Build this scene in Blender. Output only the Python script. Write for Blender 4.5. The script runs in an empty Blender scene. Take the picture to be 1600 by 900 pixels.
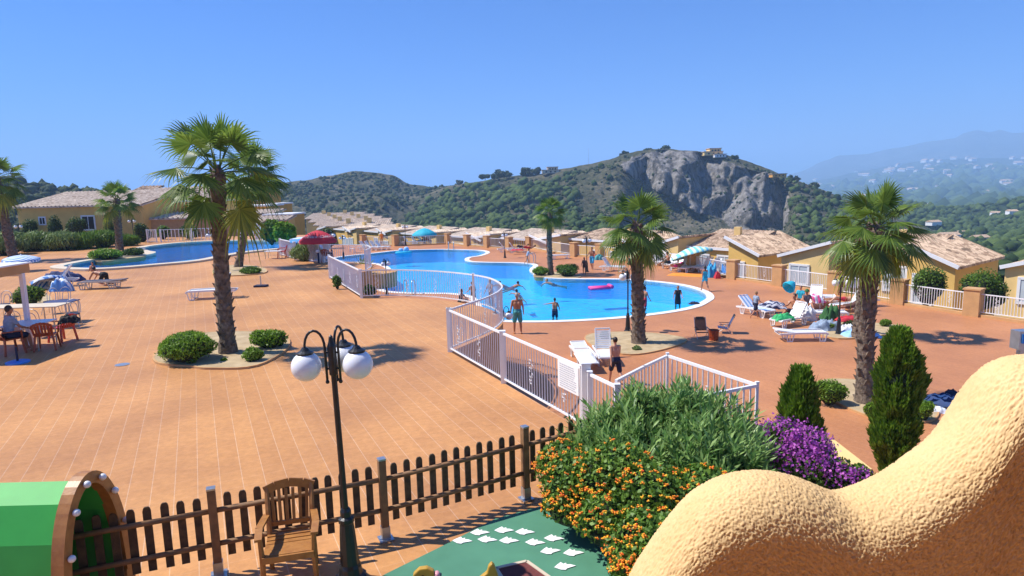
import bpy, bmesh, math, random
import numpy as np
from mathutils import Vector, Matrix
from mathutils.geometry import tessellate_polygon
R_ = math.radians
random.seed(7); rng = np.random.default_rng(7)
S = bpy.context.scene
COL = S.collection
PI = math.pi
# ------------------------------------------------------------------ camera, sky, sun, exposure
EYE = Vector((0, 0, 6.4)); UP = 2.2            # pool level is z = 0, upper terrace z = UP
FPX = 1040.0; PITCH = math.atan(158 / 1040.0); ROLL = 0.025
fwd = Vector((0, math.cos(PITCH), -math.sin(PITCH))); rt0 = Vector((1, 0, 0)); up0 = rt0.cross(fwd)
crt = rt0 * math.cos(ROLL) - up0 * math.sin(ROLL); cup = up0 * math.cos(ROLL) + rt0 * math.sin(ROLL)
cd = bpy.data.cameras.new('camera'); cam = bpy.data.objects.new('camera', cd); COL.objects.link(cam)
cam.matrix_world = Matrix(((crt.x, cup.x, -fwd.x, EYE.x), (crt.y, cup.y, -fwd.y, EYE.y), (crt.z, cup.z, -fwd.z, EYE.z), (0, 0, 0, 1)))
cd.sensor_width = 36; cd.lens = 36 * FPX / 1600; cd.clip_start = 0.05; cd.clip_end = 60000
S.camera = cam
SUN_EL = 54.0; sdir = Vector((-1, 0.14, 0)).normalized() * math.cos(R_(SUN_EL)) + Vector((0, 0, math.sin(R_(SUN_EL))))
W = bpy.data.worlds.new('World'); S.world = W; W.use_nodes = True
nt = W.node_tree; bg = nt.nodes['Background']; sk = nt.nodes.new('ShaderNodeTexSky')
sk.sky_type = 'NISHITA'; sk.sun_disc = False; sk.sun_elevation = R_(SUN_EL); sk.sun_rotation = math.atan2(sdir.x, sdir.y)
sk.altitude = 0; sk.air_density = 1.0; sk.dust_density = 0.3; sk.ozone_density = 4.0
tint = nt.nodes.new('ShaderNodeMix'); tint.data_type = 'RGBA'; tint.blend_type = 'MULTIPLY'; tint.inputs[0].default_value = 1; tint.inputs[7].default_value = (0.11, 0.49, 1.12, 1)
nt.links.new(sk.outputs[0], tint.inputs[6]); nt.links.new(tint.outputs[2], bg.inputs[0]); bg.inputs[1].default_value = 0.085
sl = bpy.data.lights.new('sun', 'SUN'); sl.energy = 4.8; sl.angle = R_(0.53); sl.color = (1.0, 0.95, 0.87)
so = bpy.data.objects.new('sun', sl); COL.objects.link(so); so.rotation_euler = (-sdir).to_track_quat('-Z', 'Y').to_euler()
S.cycles.volume_bounces = 3
S.view_settings.view_transform = 'Standard'; S.view_settings.look = 'None'; S.view_settings.exposure = 0.64; S.view_settings.gamma = 1
# ------------------------------------------------------------------ helpers
def ray(px, py): return fwd * FPX + crt * (px - 800) + cup * (450 - py)
def G(px, py, z=0.0):                            # pixel -> point on the horizontal plane z
    d = ray(px, py); t = (z - EYE.z) / d.z; return EYE + d * t
def AT(px, py, Y):                               # pixel -> point at world distance Y
    d = ray(px, py); return EYE + d * (Y / d.y)
def hgt(px, ybase, ytop, z=0.0):
    g = G(px, ybase, z); a, b = 0.0, 40.0
    for i in range(40):
        m = (a + b) / 2; q = Vector((g.x, g.y, g.z + m)) - EYE; y = 450 - FPX * q.dot(cup) / q.dot(fwd)
        if y > ytop: a = m
        else: b = m
    return a
def tag(o, label=None, cat=None, group=None, kind=None):
    if label: o['label'] = label
    if cat: o['category'] = cat
    if group: o['group'] = group
    if kind: o['kind'] = kind
    return o
def empty(name, loc=(0, 0, 0), rz=0.0, label=None, cat=None, group=None):
    o = bpy.data.objects.new(name, None); COL.objects.link(o); o.location = loc; o.rotation_euler = (0, 0, rz); o.empty_display_size = 0.2
    return tag(o, label, cat, group)
def link(name, me, mat, parent=None, smooth=False):
    o = bpy.data.objects.new(name, me); COL.objects.link(o)
    if mat is not None: me.materials.append(mat)
    if smooth: me.shade_smooth()
    if parent: o.parent = parent
    return o
KIDS = {}
def dup(o, loc=None, rz=None, parent=None, label=None, group=None, scale=None):
    c = o.copy(); COL.objects.link(c); c.parent = parent
    if loc is not None: c.location = loc
    if rz is not None: c.rotation_euler = (0, 0, rz)
    if scale: c.scale = (scale,) * 3 if not isinstance(scale, tuple) else scale
    if label: c['label'] = label
    if group: c['group'] = group
    for ch in list(o.children): dup(ch, parent=c)
    return c
class MB:
    def __init__(s): s.v = []; s.f = []
    def add(s, vs, fs):
        b = len(s.v); s.v += [tuple(v) for v in vs]; s.f += [tuple(i + b for i in f) for f in fs]; return s
    def box(s, c, d, rz=0.0, top=1.0, M=None):   # centre, size, yaw, top scale
        x, y, z = d[0] / 2, d[1] / 2, d[2] / 2; vs = []
        for k, t in ((-1, 1.0), (1, top)):
            for a, b in ((-1, -1), (1, -1), (1, 1), (-1, 1)): vs.append(Vector((a * x * t, b * y * t, k * z)))
        m = Matrix.Rotation(rz, 3, 'Z') if M is None else M
        vs = [m @ v + Vector(c) for v in vs]
        return s.add(vs, [(3, 2, 1, 0), (4, 5, 6, 7), (0, 1, 5, 4), (1, 2, 6, 5), (2, 3, 7, 6), (3, 0, 4, 7)])
    def bar(s, a, b, w, h=None, upv=(0, 0, 1)):     # rectangular bar from a to b
        a = Vector(a); b = Vector(b); h = h or w; t = (b - a).normalized(); u = Vector(upv)
        if abs(t.dot(u)) > 0.98: u = Vector((0, 1, 0))
        r = t.cross(u).normalized(); u = r.cross(t).normalized(); vs = []
        for p in (a, b):
            for i, j in ((-1, -1), (1, -1), (1, 1), (-1, 1)): vs.append(p + r * i * w / 2 + u * j * h / 2)
        return s.add(vs, [(0, 1, 2, 3), (7, 6, 5, 4), (4, 5, 1, 0), (5, 6, 2, 1), (6, 7, 3, 2), (7, 4, 0, 3)])
    def tube(s, pts, r, n=8, caps=True):
        pts = [Vector(p) for p in pts]; m = len(pts); rs = r if isinstance(r, (list, tuple)) else [r] * m
        vs = []; u = None
        for i, p in enumerate(pts):
            t = (pts[min(i + 1, m - 1)] - pts[max(i - 1, 0)]).normalized()
            if u is None: u = t.orthogonal().normalized()
            u = (u - t * u.dot(t)).normalized(); w = t.cross(u)
            for k in range(n): a = 2 * PI * k / n; vs.append(p + (u * math.cos(a) + w * math.sin(a)) * rs[i])
        fs = [(i * n + k, i * n + (k + 1) % n, (i + 1) * n + (k + 1) % n, (i + 1) * n + k) for i in range(m - 1) for k in range(n)]
        if caps: fs += [tuple(range(n))[::-1], tuple(range((m - 1) * n, m * n))]
        return s.add(vs, fs)
    def lathe(s, prof, n=16, c=(0, 0, 0)):          # prof = [(r, z)]
        vs = [(c[0] + r * math.cos(2 * PI * k / n), c[1] + r * math.sin(2 * PI * k / n), c[2] + z) for r, z in prof for k in range(n)]
        m = len(prof); fs = [(i * n + k, i * n + (k + 1) % n, (i + 1) * n + (k + 1) % n, (i + 1) * n + k) for i in range(m - 1) for k in range(n)]
        fs += [tuple(range(n))[::-1], tuple(range((m - 1) * n, m * n))]
        return s.add(vs, fs)
    def ball(s, c, r, n=10, m=7, M=None):
        r = (r, r, r) if not isinstance(r, (tuple, list)) else r; vs = []
        for i in range(m + 1):
            th = PI * i / m
            for k in range(n):
                a = 2 * PI * k / n; v = Vector((r[0] * math.sin(th) * math.cos(a), r[1] * math.sin(th) * math.sin(a), -r[2] * math.cos(th)))
                vs.append((M @ v if M else v) + Vector(c))
        fs = [(i * n + k, i * n + (k + 1) % n, (i + 1) * n + (k + 1) % n, (i + 1) * n + k) for i in range(m) for k in range(n)]
        return s.add(vs, fs)
    def prism(s, pts, z0, z1):                   # vertical prism over a plan outline
        n = len(pts); vs = [(p[0], p[1], z0) for p in pts] + [(p[0], p[1], z1) for p in pts]
        return s.add(vs, [tuple(range(n))[::-1], tuple(range(n, 2 * n))] + [(i, (i + 1) % n, n + (i + 1) % n, n + i) for i in range(n)])
    def extr(s, pts, d):                         # extrude a planar 3D outline by vector d
        n = len(pts); d = Vector(d); vs = [Vector(p) for p in pts]; vs += [p + d for p in vs]
        return s.add(vs, [tuple(range(n))[::-1], tuple(range(n, 2 * n))] + [(i, (i + 1) % n, n + (i + 1) % n, n + i) for i in range(n)])
    def build(s, name, mat, parent=None, smooth=False, fixn=False):
        me = bpy.data.meshes.new(name); me.from_pydata(s.v, [], s.f); me.update()
        if fixn:
            bm = bmesh.new(); bm.from_mesh(me); bmesh.ops.recalc_face_normals(bm, faces=bm.faces); bm.to_mesh(me); bm.free()
        return link(name, me, mat, parent, smooth)
def npmesh(name, V, F, mat, parent=None, smooth=False):       # numpy verts, faces (n,k)
    V = np.asarray(V, np.float32); F = np.asarray(F, np.int32); me = bpy.data.meshes.new(name)
    me.vertices.add(len(V)); me.vertices.foreach_set('co', V.ravel()); k = F.shape[1]
    me.loops.add(F.size); me.loops.foreach_set('vertex_index', F.ravel()); me.polygons.add(len(F))
    me.polygons.foreach_set('loop_start', np.arange(0, F.size, k, dtype=np.int32)); me.update(calc_edges=True); me.validate()
    return link(name, me, mat, parent, smooth)
def sheet(name, outer, holes, z, mat, parent=None):
    loops = [[Vector((p[0], p[1], 0)) for p in outer]] + [[Vector((p[0], p[1], 0)) for p in h] for h in holes]
    tris = tessellate_polygon(loops); vs = [(v.x, v.y, z) for l in loops for v in l]; fs = []
    for t in tris:
        a, b, c = [Vector(vs[i]) for i in t]
        fs.append(tuple(t) if (b - a).cross(c - a).z > 0 else tuple(t[::-1]))
    m = MB(); m.add(vs, fs); return m.build(name, mat, parent)
def curve(pts, n=6, closed=False):               # Catmull-Rom through 2D/3D points
    P = [Vector(p) for p in pts]; m = len(P); out = []
    rg = range(m) if closed else range(m - 1)
    for i in rg:
        g = (lambda k: P[k % m]) if closed else (lambda k: P[min(max(k, 0), m - 1)])
        a, b, c, d = g(i - 1), g(i), g(i + 1), g(i + 2)
        for k in range(n):
            t = k / n; out.append(0.5 * ((2 * b) + (c - a) * t + (2 * a - 5 * b + 4 * c - d) * t * t + (3 * b - a - 3 * c + d) * t ** 3))
    if not closed: out.append(P[-1])
    return out
# ------------------------------------------------------------------ materials
def mat(name, col, rough=0.7, var=0.0, scale=5.0, bump=0.0, bscale=40.0, metal=0.0, col2=None, spec=0.5, bdist=0.01, island=0.0, trans=0.0, detail=4, coat=0.0, stops=None):
    m = bpy.data.materials.new(name); m.use_nodes = True; n = m.node_tree.nodes; l = m.node_tree.links; b = n['Principled BSDF']
    b.inputs['Base Color'].default_value = (*col, 1); b.inputs['Roughness'].default_value = rough; b.inputs['Metallic'].default_value = metal
    b.inputs['Specular IOR Level'].default_value = spec
    if coat: b.inputs['Coat Weight'].default_value = coat
    tc = n.new('ShaderNodeTexCoord'); src = None
    if col2 is None and var: col2 = tuple(c * (1 - var) for c in col)
    if col2 is not None or stops:
        ns = n.new('ShaderNodeTexNoise'); ns.inputs['Scale'].default_value = scale; ns.inputs['Detail'].default_value = detail
        l.new(tc.outputs['Object'], ns.inputs['Vector']); fac = ns.outputs['Fac']
        if island:
            ge = n.new('ShaderNodeNewGeometry'); mx = n.new('ShaderNodeMix'); mx.data_type = 'FLOAT'; mx.inputs[0].default_value = island
            l.new(fac, mx.inputs[2]); l.new(ge.outputs['Random Per Island'], mx.inputs[3]); fac = mx.outputs[0]
        rp = n.new('ShaderNodeValToRGB'); l.new(fac, rp.inputs[0]); e = rp.color_ramp.elements
        if stops:
            e[0].position, e[0].color = stops[0][0], (*stops[0][1], 1); e[1].position, e[1].color = stops[-1][0], (*stops[-1][1], 1)
            for p, c in stops[1:-1]: q = e.new(p); q.color = (*c, 1)
        else:
            e[0].position = 0.5 - 0.2 * (1 + island); e[1].position = 0.5 + 0.2 * (1 + island); e[0].color = (*col2, 1); e[1].color = (*col, 1)
        l.new(rp.outputs[0], b.inputs['Base Color']); src = rp
    if bump:
        n2 = n.new('ShaderNodeTexNoise'); n2.inputs['Scale'].default_value = bscale; n2.inputs['Detail'].default_value = 5
        l.new(tc.outputs['Object'], n2.inputs['Vector']); bp = n.new('ShaderNodeBump'); bp.inputs['Strength'].default_value = bump; bp.inputs['Distance'].default_value = bdist
        l.new(n2.outputs['Fac'], bp.inputs['Height']); l.new(bp.outputs[0], b.inputs['Normal'])
    if trans:
        tr = n.new('ShaderNodeBsdfTranslucent'); ms = n.new('ShaderNodeMixShader'); ms.inputs[0].default_value = trans
        if src: l.new(src.outputs[0], tr.inputs[0])
        else: tr.inputs[0].default_value = (*col, 1)
        l.new(b.outputs[0], ms.inputs[1]); l.new(tr.outputs[0], ms.inputs[2]); l.new(ms.outputs[0], n['Material Output'].inputs[0])
    return m
def tilemat(name, c1, c2, mortar, ang, size, msize=0.012, wear=0.5, rough=0.55):
    m = bpy.data.materials.new(name); m.use_nodes = True; n = m.node_tree.nodes; l = m.node_tree.links; b = n['Principled BSDF']
    tc = n.new('ShaderNodeTexCoord'); mp = n.new('ShaderNodeMapping'); mp.inputs['Rotation'].default_value = (0, 0, ang); l.new(tc.outputs['Object'], mp.inputs[0])
    sx = n.new('ShaderNodeSeparateXYZ'); l.new(mp.outputs[0], sx.inputs[0])
    def mth(op, a, b_=None, c=None):
        q = n.new('ShaderNodeMath'); q.operation = op
        for k, v in enumerate((a, b_, c)):
            if v is None: continue
            if isinstance(v, (int, float)): q.inputs[k].default_value = v
            else: l.new(v, q.inputs[k])
        return q.outputs[0]
    def joint(o, w):
        f = mth('FRACT', mth('MULTIPLY', o, 1 / size)); d = mth('ABSOLUTE', mth('SUBTRACT', f, 0.5)); return mth('GREATER_THAN', d, 0.5 - w / size / 2)
    ja = joint(sx.outputs[0], msize); jb = mth('MULTIPLY', joint(sx.outputs[1], msize * 0.8), 0.32); jn = mth('MAXIMUM', ja, jb)
    cx = mth('FLOOR', mth('MULTIPLY', sx.outputs[0], 1 / size)); cy = mth('FLOOR', mth('MULTIPLY', sx.outputs[1], 1 / size)); cb = n.new('ShaderNodeCombineXYZ'); l.new(cx, cb.inputs[0]); l.new(cy, cb.inputs[1])
    wn = n.new('ShaderNodeTexWhiteNoise'); l.new(cb.outputs[0], wn.inputs[0]); w1 = n.new('ShaderNodeTexWhiteNoise'); w1.noise_dimensions = '1D'; l.new(cx, w1.inputs['W']); wmix = mth('MULTIPLY', mth('ADD', wn.outputs[0], w1.outputs[0]), 0.5); tl = n.new('ShaderNodeMix'); tl.data_type = 'RGBA'; l.new(wmix, tl.inputs[0]); tl.inputs[6].default_value = (*c1, 1); tl.inputs[7].default_value = (*c2, 1)
    br = n.new('ShaderNodeMix'); br.data_type = 'RGBA'; l.new(jn, br.inputs[0]); l.new(tl.outputs[2], br.inputs[6]); br.inputs[7].default_value = (*mortar, 1)
    ns = n.new('ShaderNodeTexNoise'); ns.inputs['Scale'].default_value = 0.35; ns.inputs['Detail'].default_value = 6; l.new(tc.outputs['Object'], ns.inputs[0])
    rp = n.new('ShaderNodeValToRGB'); rp.color_ramp.elements[0].position = 0.32; rp.color_ramp.elements[0].color = (1 - 0.32 * wear, 1 - 0.36 * wear, 1 - 0.3 * wear, 1); rp.color_ramp.elements[1].position = 0.68; rp.color_ramp.elements[1].color = (1.05, 1.04, 1.02, 1)
    l.new(ns.outputs[0], rp.inputs[0])
    n3 = n.new('ShaderNodeTexNoise'); n3.inputs['Scale'].default_value = 9; n3.inputs['Detail'].default_value = 8; n3.inputs['Roughness'].default_value = 0.7; l.new(tc.outputs['Object'], n3.inputs[0])
    r3 = n.new('ShaderNodeValToRGB'); r3.color_ramp.elements[0].position = 0.3; r3.color_ramp.elements[0].color = (0.82, 0.8, 0.8, 1); r3.color_ramp.elements[1].position = 0.7; r3.color_ramp.elements[1].color = (1.08, 1.08, 1.08, 1); l.new(n3.outputs[0], r3.inputs[0])
    m1 = n.new('ShaderNodeMix'); m1.data_type = 'RGBA'; m1.blend_type = 'MULTIPLY'; m1.inputs[0].default_value = 1; l.new(br.outputs[2], m1.inputs[6]); l.new(rp.outputs[0], m1.inputs[7])
    m2 = n.new('ShaderNodeMix'); m2.data_type = 'RGBA'; m2.blend_type = 'MULTIPLY'; m2.inputs[0].default_value = 1; l.new(m1.outputs[2], m2.inputs[6]); l.new(r3.outputs[0], m2.inputs[7])
    l.new(m2.outputs[2], b.inputs['Base Color']); b.inputs['Roughness'].default_value = rough; b.inputs['Specular IOR Level'].default_value = 0.22
    bp = n.new('ShaderNodeBump'); bp.inputs['Strength'].default_value = 0.25; bp.inputs['Distance'].default_value = 0.004; bp.invert = True
    l.new(jn, bp.inputs['Height']); l.new(bp.outputs[0], b.inputs['Normal'])
    return m
TILE_ANG = -R_(25.2)
M = {}
M['tile'] = tilemat('terracotta_tile', (0.61, 0.305, 0.112), (0.54, 0.262, 0.096), (0.66, 0.42, 0.25), TILE_ANG, 0.302, 0.010, 0.8)
M['tile2'] = tilemat('terracotta_paver', (0.53, 0.235, 0.10), (0.49, 0.21, 0.088), (0.60, 0.34, 0.2), TILE_ANG, 0.302, 0.006, 0.6)
M['white_metal'] = mat('white_painted_metal', (0.80, 0.80, 0.80), 0.4, var=0.06, scale=3)
M['black_metal'] = mat('black_painted_iron', (0.015, 0.016, 0.018), 0.35, var=0.3, scale=20, bump=0.2, bscale=80)
M['globe'] = mat('white_globe', (0.80, 0.81, 0.83), 0.25, coat=0.3)
M['wood_dark'] = mat('weathered_picket_wood', (0.13, 0.075, 0.035), 0.75, col2=(0.055, 0.033, 0.018), scale=14, bump=0.4, bscale=60)
M['wood_post'] = mat('post_wood', (0.30, 0.15, 0.06), 0.7, col2=(0.17, 0.09, 0.04), scale=10, bump=0.4, bscale=50)
M['wood_chair'] = mat('varnished_teak', (0.42, 0.19, 0.05), 0.45, col2=(0.30, 0.12, 0.03), scale=12, bump=0.15, bscale=40)
M['steel'] = mat('steel', (0.5, 0.52, 0.54), 0.35, metal=0.8, var=0.2, scale=15)
M['coping'] = mat('white_coping_stone', (0.80, 0.77, 0.72), 0.6, var=0.12, scale=2, bump=0.2)
M['coping2'] = mat('cream_coping_stone', (0.66, 0.55, 0.40), 0.6, var=0.15, scale=2, bump=0.2)
M['pool_tile'] = mat('blue_pool_tile', (0.08, 0.58, 0.92), 0.4, col2=(0.06, 0.52, 0.90), scale=0.6)
M['pool_band'] = mat('dark_pool_tile', (0.02, 0.2, 0.6), 0.4, var=0.2)
M['plaster_ochre'] = mat('ochre_plaster', (0.74, 0.47, 0.13), 0.85, var=0.12, scale=1.5, bump=0.2, bscale=60)
M['plaster_orange'] = mat('orange_plaster', (0.68, 0.34, 0.06), 0.85, var=0.15, scale=1.5, bump=0.2, bscale=60)
M['plaster_pale'] = mat('pale_yellow_plaster', (0.78, 0.55, 0.22), 0.85, var=0.12, scale=1.2, bump=0.2, bscale=60)
M['plaster_tan'] = mat('tan_plaster', (0.58, 0.33, 0.14), 0.85, var=0.18, scale=3, bump=0.3, bscale=60)
M['white_trim'] = mat('white_trim', (0.78, 0.78, 0.78), 0.5, var=0.05)
M['glass'] = mat('window_glass', (0.10, 0.13, 0.16), 0.08, spec=0.8, var=0.3, scale=1)
M['curtain'] = mat('window_shutter', (0.50, 0.56, 0.60), 0.4, var=0.15, scale=3)
M['dark'] = mat('dark_interior', (0.03, 0.025, 0.02), 0.8, var=0.3)
M['sand'] = mat('sandy_soil', (0.50, 0.38, 0.22), 0.95, col2=(0.36, 0.26, 0.14), scale=3, bump=0.6, bscale=30, bdist=0.02)
M['rubber_green'] = mat('green_rubber_floor', (0.075, 0.24, 0.145), 0.8, col2=(0.06, 0.20, 0.12), scale=3, bump=0.3, bscale=150)
M['rubber_red'] = mat('red_rubber_mat', (0.16, 0.035, 0.03), 0.8, var=0.25, scale=20, bump=0.3, bscale=150)
M['paint_white'] = mat('white_paint', (0.82, 0.82, 0.80), 0.6, var=0.06, scale=20)
M['plastic_white'] = mat('white_plastic', (0.80, 0.80, 0.79), 0.35, var=0.05, scale=6)
M['plastic_green'] = mat('green_plastic', (0.05, 0.42, 0.075), 0.55, var=0.12, scale=4, spec=.3)
M['plastic_red'] = mat('red_plastic', (0.55, 0.03, 0.02), 0.35, var=0.2, scale=6)
M['plastic_brown'] = mat('rust_red_plastic', (0.42, 0.07, 0.02), 0.4, var=0.2, scale=6)
M['plastic_blue'] = mat('blue_plastic', (0.02, 0.28, 0.80), 0.35, var=0.1)
M['cyan_fabric'] = mat('cyan_fabric', (0.03, 0.55, 0.72), 0.7, var=0.15, scale=3, trans=0.25)
M['blue_fabric'] = mat('blue_fabric', (0.06, 0.30, 0.75), 0.7, var=0.15, scale=3, trans=0.2)
M['lightblue'] = mat('light_blue_fabric', (0.30, 0.55, 0.85), 0.7, var=0.12, scale=3)
M['navy'] = mat('navy_fabric', (0.015, 0.022, 0.06), 0.85, var=0.3, scale=14, bump=0.3)
M['navy_tex'] = mat('navy_canvas', (0.03, 0.05, 0.16), 0.8, var=0.3, scale=14)
M['teal_fabric'] = mat('teal_fabric', (0.03, 0.25, 0.28), 0.85, col2=(0.09, 0.36, 0.36), scale=18, bump=0.3)
M['azure_fabric'] = mat('azure_fabric', (0.05, 0.38, 0.68), 0.85, var=0.2, scale=14)
M['red_fabric'] = mat('red_fabric', (0.60, 0.03, 0.05), 0.75, var=0.15, scale=8, trans=0.1)
M['pink_fabric'] = mat('pink_fabric', (0.75, 0.05, 0.28), 0.6, var=0.15, scale=8)
M['orange_fabric'] = mat('orange_towel', (0.90, 0.28, 0.03), 0.9, var=0.15, scale=8, bump=0.4)
M['white_fabric'] = mat('white_towel', (0.75, 0.76, 0.78), 0.9, var=0.12, scale=10, bump=0.4)
M['grey_fabric'] = mat('grey_fabric', (0.20, 0.17, 0.19), 0.9, var=0.3, scale=10)
M['greyblue_fabric'] = mat('grey_blue_fabric', (0.28, 0.36, 0.48), 0.85, var=0.3, scale=14)
M['brown_fabric'] = mat('brown_fabric', (0.12, 0.05, 0.035), 0.85, var=0.3, scale=14)
M['green_fabric'] = mat('green_fabric', (0.03, 0.42, 0.13), 0.7, var=0.2, scale=10)
M['dkgreen_fabric'] = mat('dark_green_fabric', (0.03, 0.13, 0.03), 0.8, var=0.3, scale=10)
M['black_fabric'] = mat('black_fabric', (0.012, 0.012, 0.014), 0.8, var=0.3, scale=10)
M['skin'] = mat('tanned_skin', (0.46, 0.20, 0.10), 0.5, col2=(0.38, 0.15, 0.075), scale=6)
M['skin_pale'] = mat('pale_skin', (0.58, 0.32, 0.20), 0.5, col2=(0.50, 0.24, 0.14), scale=6)
M['skin_dark'] = mat('dark_tan_skin', (0.22, 0.09, 0.045), 0.5, var=0.2, scale=6)
M['hair_dark'] = mat('dark_hair', (0.025, 0.014, 0.008), 0.5, var=0.4, scale=30, bump=0.5, bscale=120)
M['hair_grey'] = mat('grey_hair', (0.38, 0.35, 0.32), 0.6, var=0.3, scale=30, bump=0.5, bscale=120)
M['hair_fair'] = mat('fair_hair', (0.38, 0.20, 0.08), 0.55, var=0.3, scale=30, bump=0.5, bscale=120)
M['eye'] = mat('eye_dark', (0.02, 0.015, 0.012), 0.2, var=0.1)
M['bark'] = mat('palm_bark', (0.24, 0.18, 0.13), 0.95, col2=(0.06, 0.042, 0.03), scale=9, bump=0.9, bscale=25, bdist=0.03, detail=8)
M['wood_trunk'] = mat('trunk_bark', (0.10, 0.075, 0.05), 0.95, var=0.5, scale=12, bump=0.8)
def leaf(name, a, b, trans=0.3, scale=1.2, isl=0.6, rough=0.5): return mat(name, b, rough, col2=a, scale=scale, island=isl, trans=trans, spec=0.35)
M['palm_leaf'] = leaf('palm_leaf', (0.05, 0.115, 0.018), (0.20, 0.30, 0.05), 0.45, 1.0, 0.5, 0.4)
M['palm_dry'] = leaf('dry_palm_leaf', (0.10, 0.15, 0.025), (0.40, 0.42, 0.05), 0.4)
M['leaf_bright'] = leaf('bright_leaf', (0.08, 0.18, 0.014), (0.26, 0.42, 0.035), 0.42)
M['leaf_mid'] = leaf('mid_leaf', (0.05, 0.12, 0.014), (0.18, 0.30, 0.035), 0.4)
M['leaf_dark'] = leaf('dark_leaf', (0.022, 0.055, 0.01), (0.08, 0.15, 0.025), 0.35)
M['leaf_cypress'] = leaf('juniper_leaf', (0.05, 0.13, 0.012), (0.22, 0.36, 0.03), 0.35)
M['leaf_oleander'] = leaf('oleander_leaf', (0.10, 0.23, 0.05), (0.36, 0.52, 0.17), 0.38, 1.0, 0.7, 0.4)
M['leaf_lantana'] = leaf('lantana_leaf', (0.06, 0.14, 0.018), (0.20, 0.34, 0.045))
M['leaf_reed'] = leaf('reed_leaf', (0.08, 0.15, 0.03), (0.28, 0.36, 0.12))
M['stem'] = mat('stem', (0.14, 0.09, 0.05), 0.9, var=0.4, scale=12)
M['twig'] = mat('foliage_core', (0.02, 0.035, 0.012), 0.95, var=0.5, scale=8)  # near-black solid cores: block light and paint shade inside foliage
M['flower_orange'] = mat('lantana_flower', (0.9, 0.25, 0.01), 0.6, island=1.0, scale=1, stops=[(0.05, (0.80, 0.10, 0.01)), (0.4, (0.90, 0.28, 0.01)), (0.75, (0.92, 0.45, 0.02)), (0.95, (0.9, 0.6, 0.03))])
M['flower_purple'] = mat('bougainvillea_bract', (0.58, 0.14, 0.54), 0.6, col2=(0.30, 0.04, 0.34), island=0.8, scale=2, trans=0.3)
def roofmat(name, c1, c2, ang=0.0, dark=(0.16, 0.11, 0.08)):
    m = mat(name, c1, 0.9, scale=1.3, detail=8, stops=[(0.12, dark), (0.34, c2), (0.62, c1), (0.92, tuple(min(1, c * 1.35) for c in c1))]); n = m.node_tree.nodes; l = m.node_tree.links
    tc = [q for q in n if q.type == 'TEX_COORD'][0]; ns = [q for q in n if q.type == 'TEX_NOISE'][0]; rp = [q for q in n if q.type == 'VALTORGB'][0]; ns.inputs['Scale'].default_value = 0.9
    vo = n.new('ShaderNodeTexVoronoi'); vo.inputs['Scale'].default_value = 3.4; l.new(tc.outputs['Object'], vo.inputs[0]); sp = n.new('ShaderNodeSeparateColor'); l.new(vo.outputs['Color'], sp.inputs[0])
    mx = n.new('ShaderNodeMix'); mx.data_type = 'FLOAT'; mx.inputs[0].default_value = 0.55; l.new(ns.outputs[0], mx.inputs[2]); l.new(sp.outputs[0], mx.inputs[3]); l.new(mx.outputs[0], rp.inputs[0])
    return m
M['roof'] = roofmat('clay_roof_tile', (0.58, 0.42, 0.28), (0.38, 0.25, 0.16), dark=(0.13, 0.09, 0.06))
M['roof_pale'] = roofmat('pale_clay_roof_tile', (0.62, 0.50, 0.38), (0.50, 0.38, 0.28), dark=(0.30, 0.21, 0.15))
def stripe(name, c1, c2, freq, axis=0, rough=0.75):
    m = bpy.data.materials.new(name); m.use_nodes = True; n = m.node_tree.nodes; l = m.node_tree.links; b = n['Principled BSDF']
    tc = n.new('ShaderNodeTexCoord'); sx = n.new('ShaderNodeSeparateXYZ'); l.new(tc.outputs['Object'], sx.inputs[0])
    a = n.new('ShaderNodeMath'); a.operation = 'MULTIPLY'; a.inputs[1].default_value = freq; l.new(sx.outputs[axis], a.inputs[0])
    f = n.new('ShaderNodeMath'); f.operation = 'FRACT'; l.new(a.outputs[0], f.inputs[0]); g = n.new('ShaderNodeMath'); g.operation = 'GREATER_THAN'; g.inputs[1].default_value = 0.5; l.new(f.outputs[0], g.inputs[0])
    mx = n.new('ShaderNodeMix'); mx.data_type = 'RGBA'; mx.inputs[6].default_value = (*c1, 1); mx.inputs[7].default_value = (*c2, 1); l.new(g.outputs[0], mx.inputs[0]); l.new(mx.outputs[2], b.inputs['Base Color'])
    b.inputs['Roughness'].default_value = rough; return m
M['stripe_pink'] = stripe('pink_white_stripe', (0.75, 0.08, 0.25), (0.8, 0.78, 0.8), 3.2, 0)
M['stripe_blue'] = stripe('blue_white_stripe', (0.08, 0.25, 0.60), (0.75, 0.80, 0.85), 5.5, 1)
M['stripe_ltblue'] = stripe('light_blue_white_stripe', (0.22, 0.42, 0.72), (0.75, 0.80, 0.88), 4.5, 0)
M['stripe_navy'] = stripe('navy_white_stripe', (0.02, 0.03, 0.10), (0.6, 0.62, 0.68), 9, 1)
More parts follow.
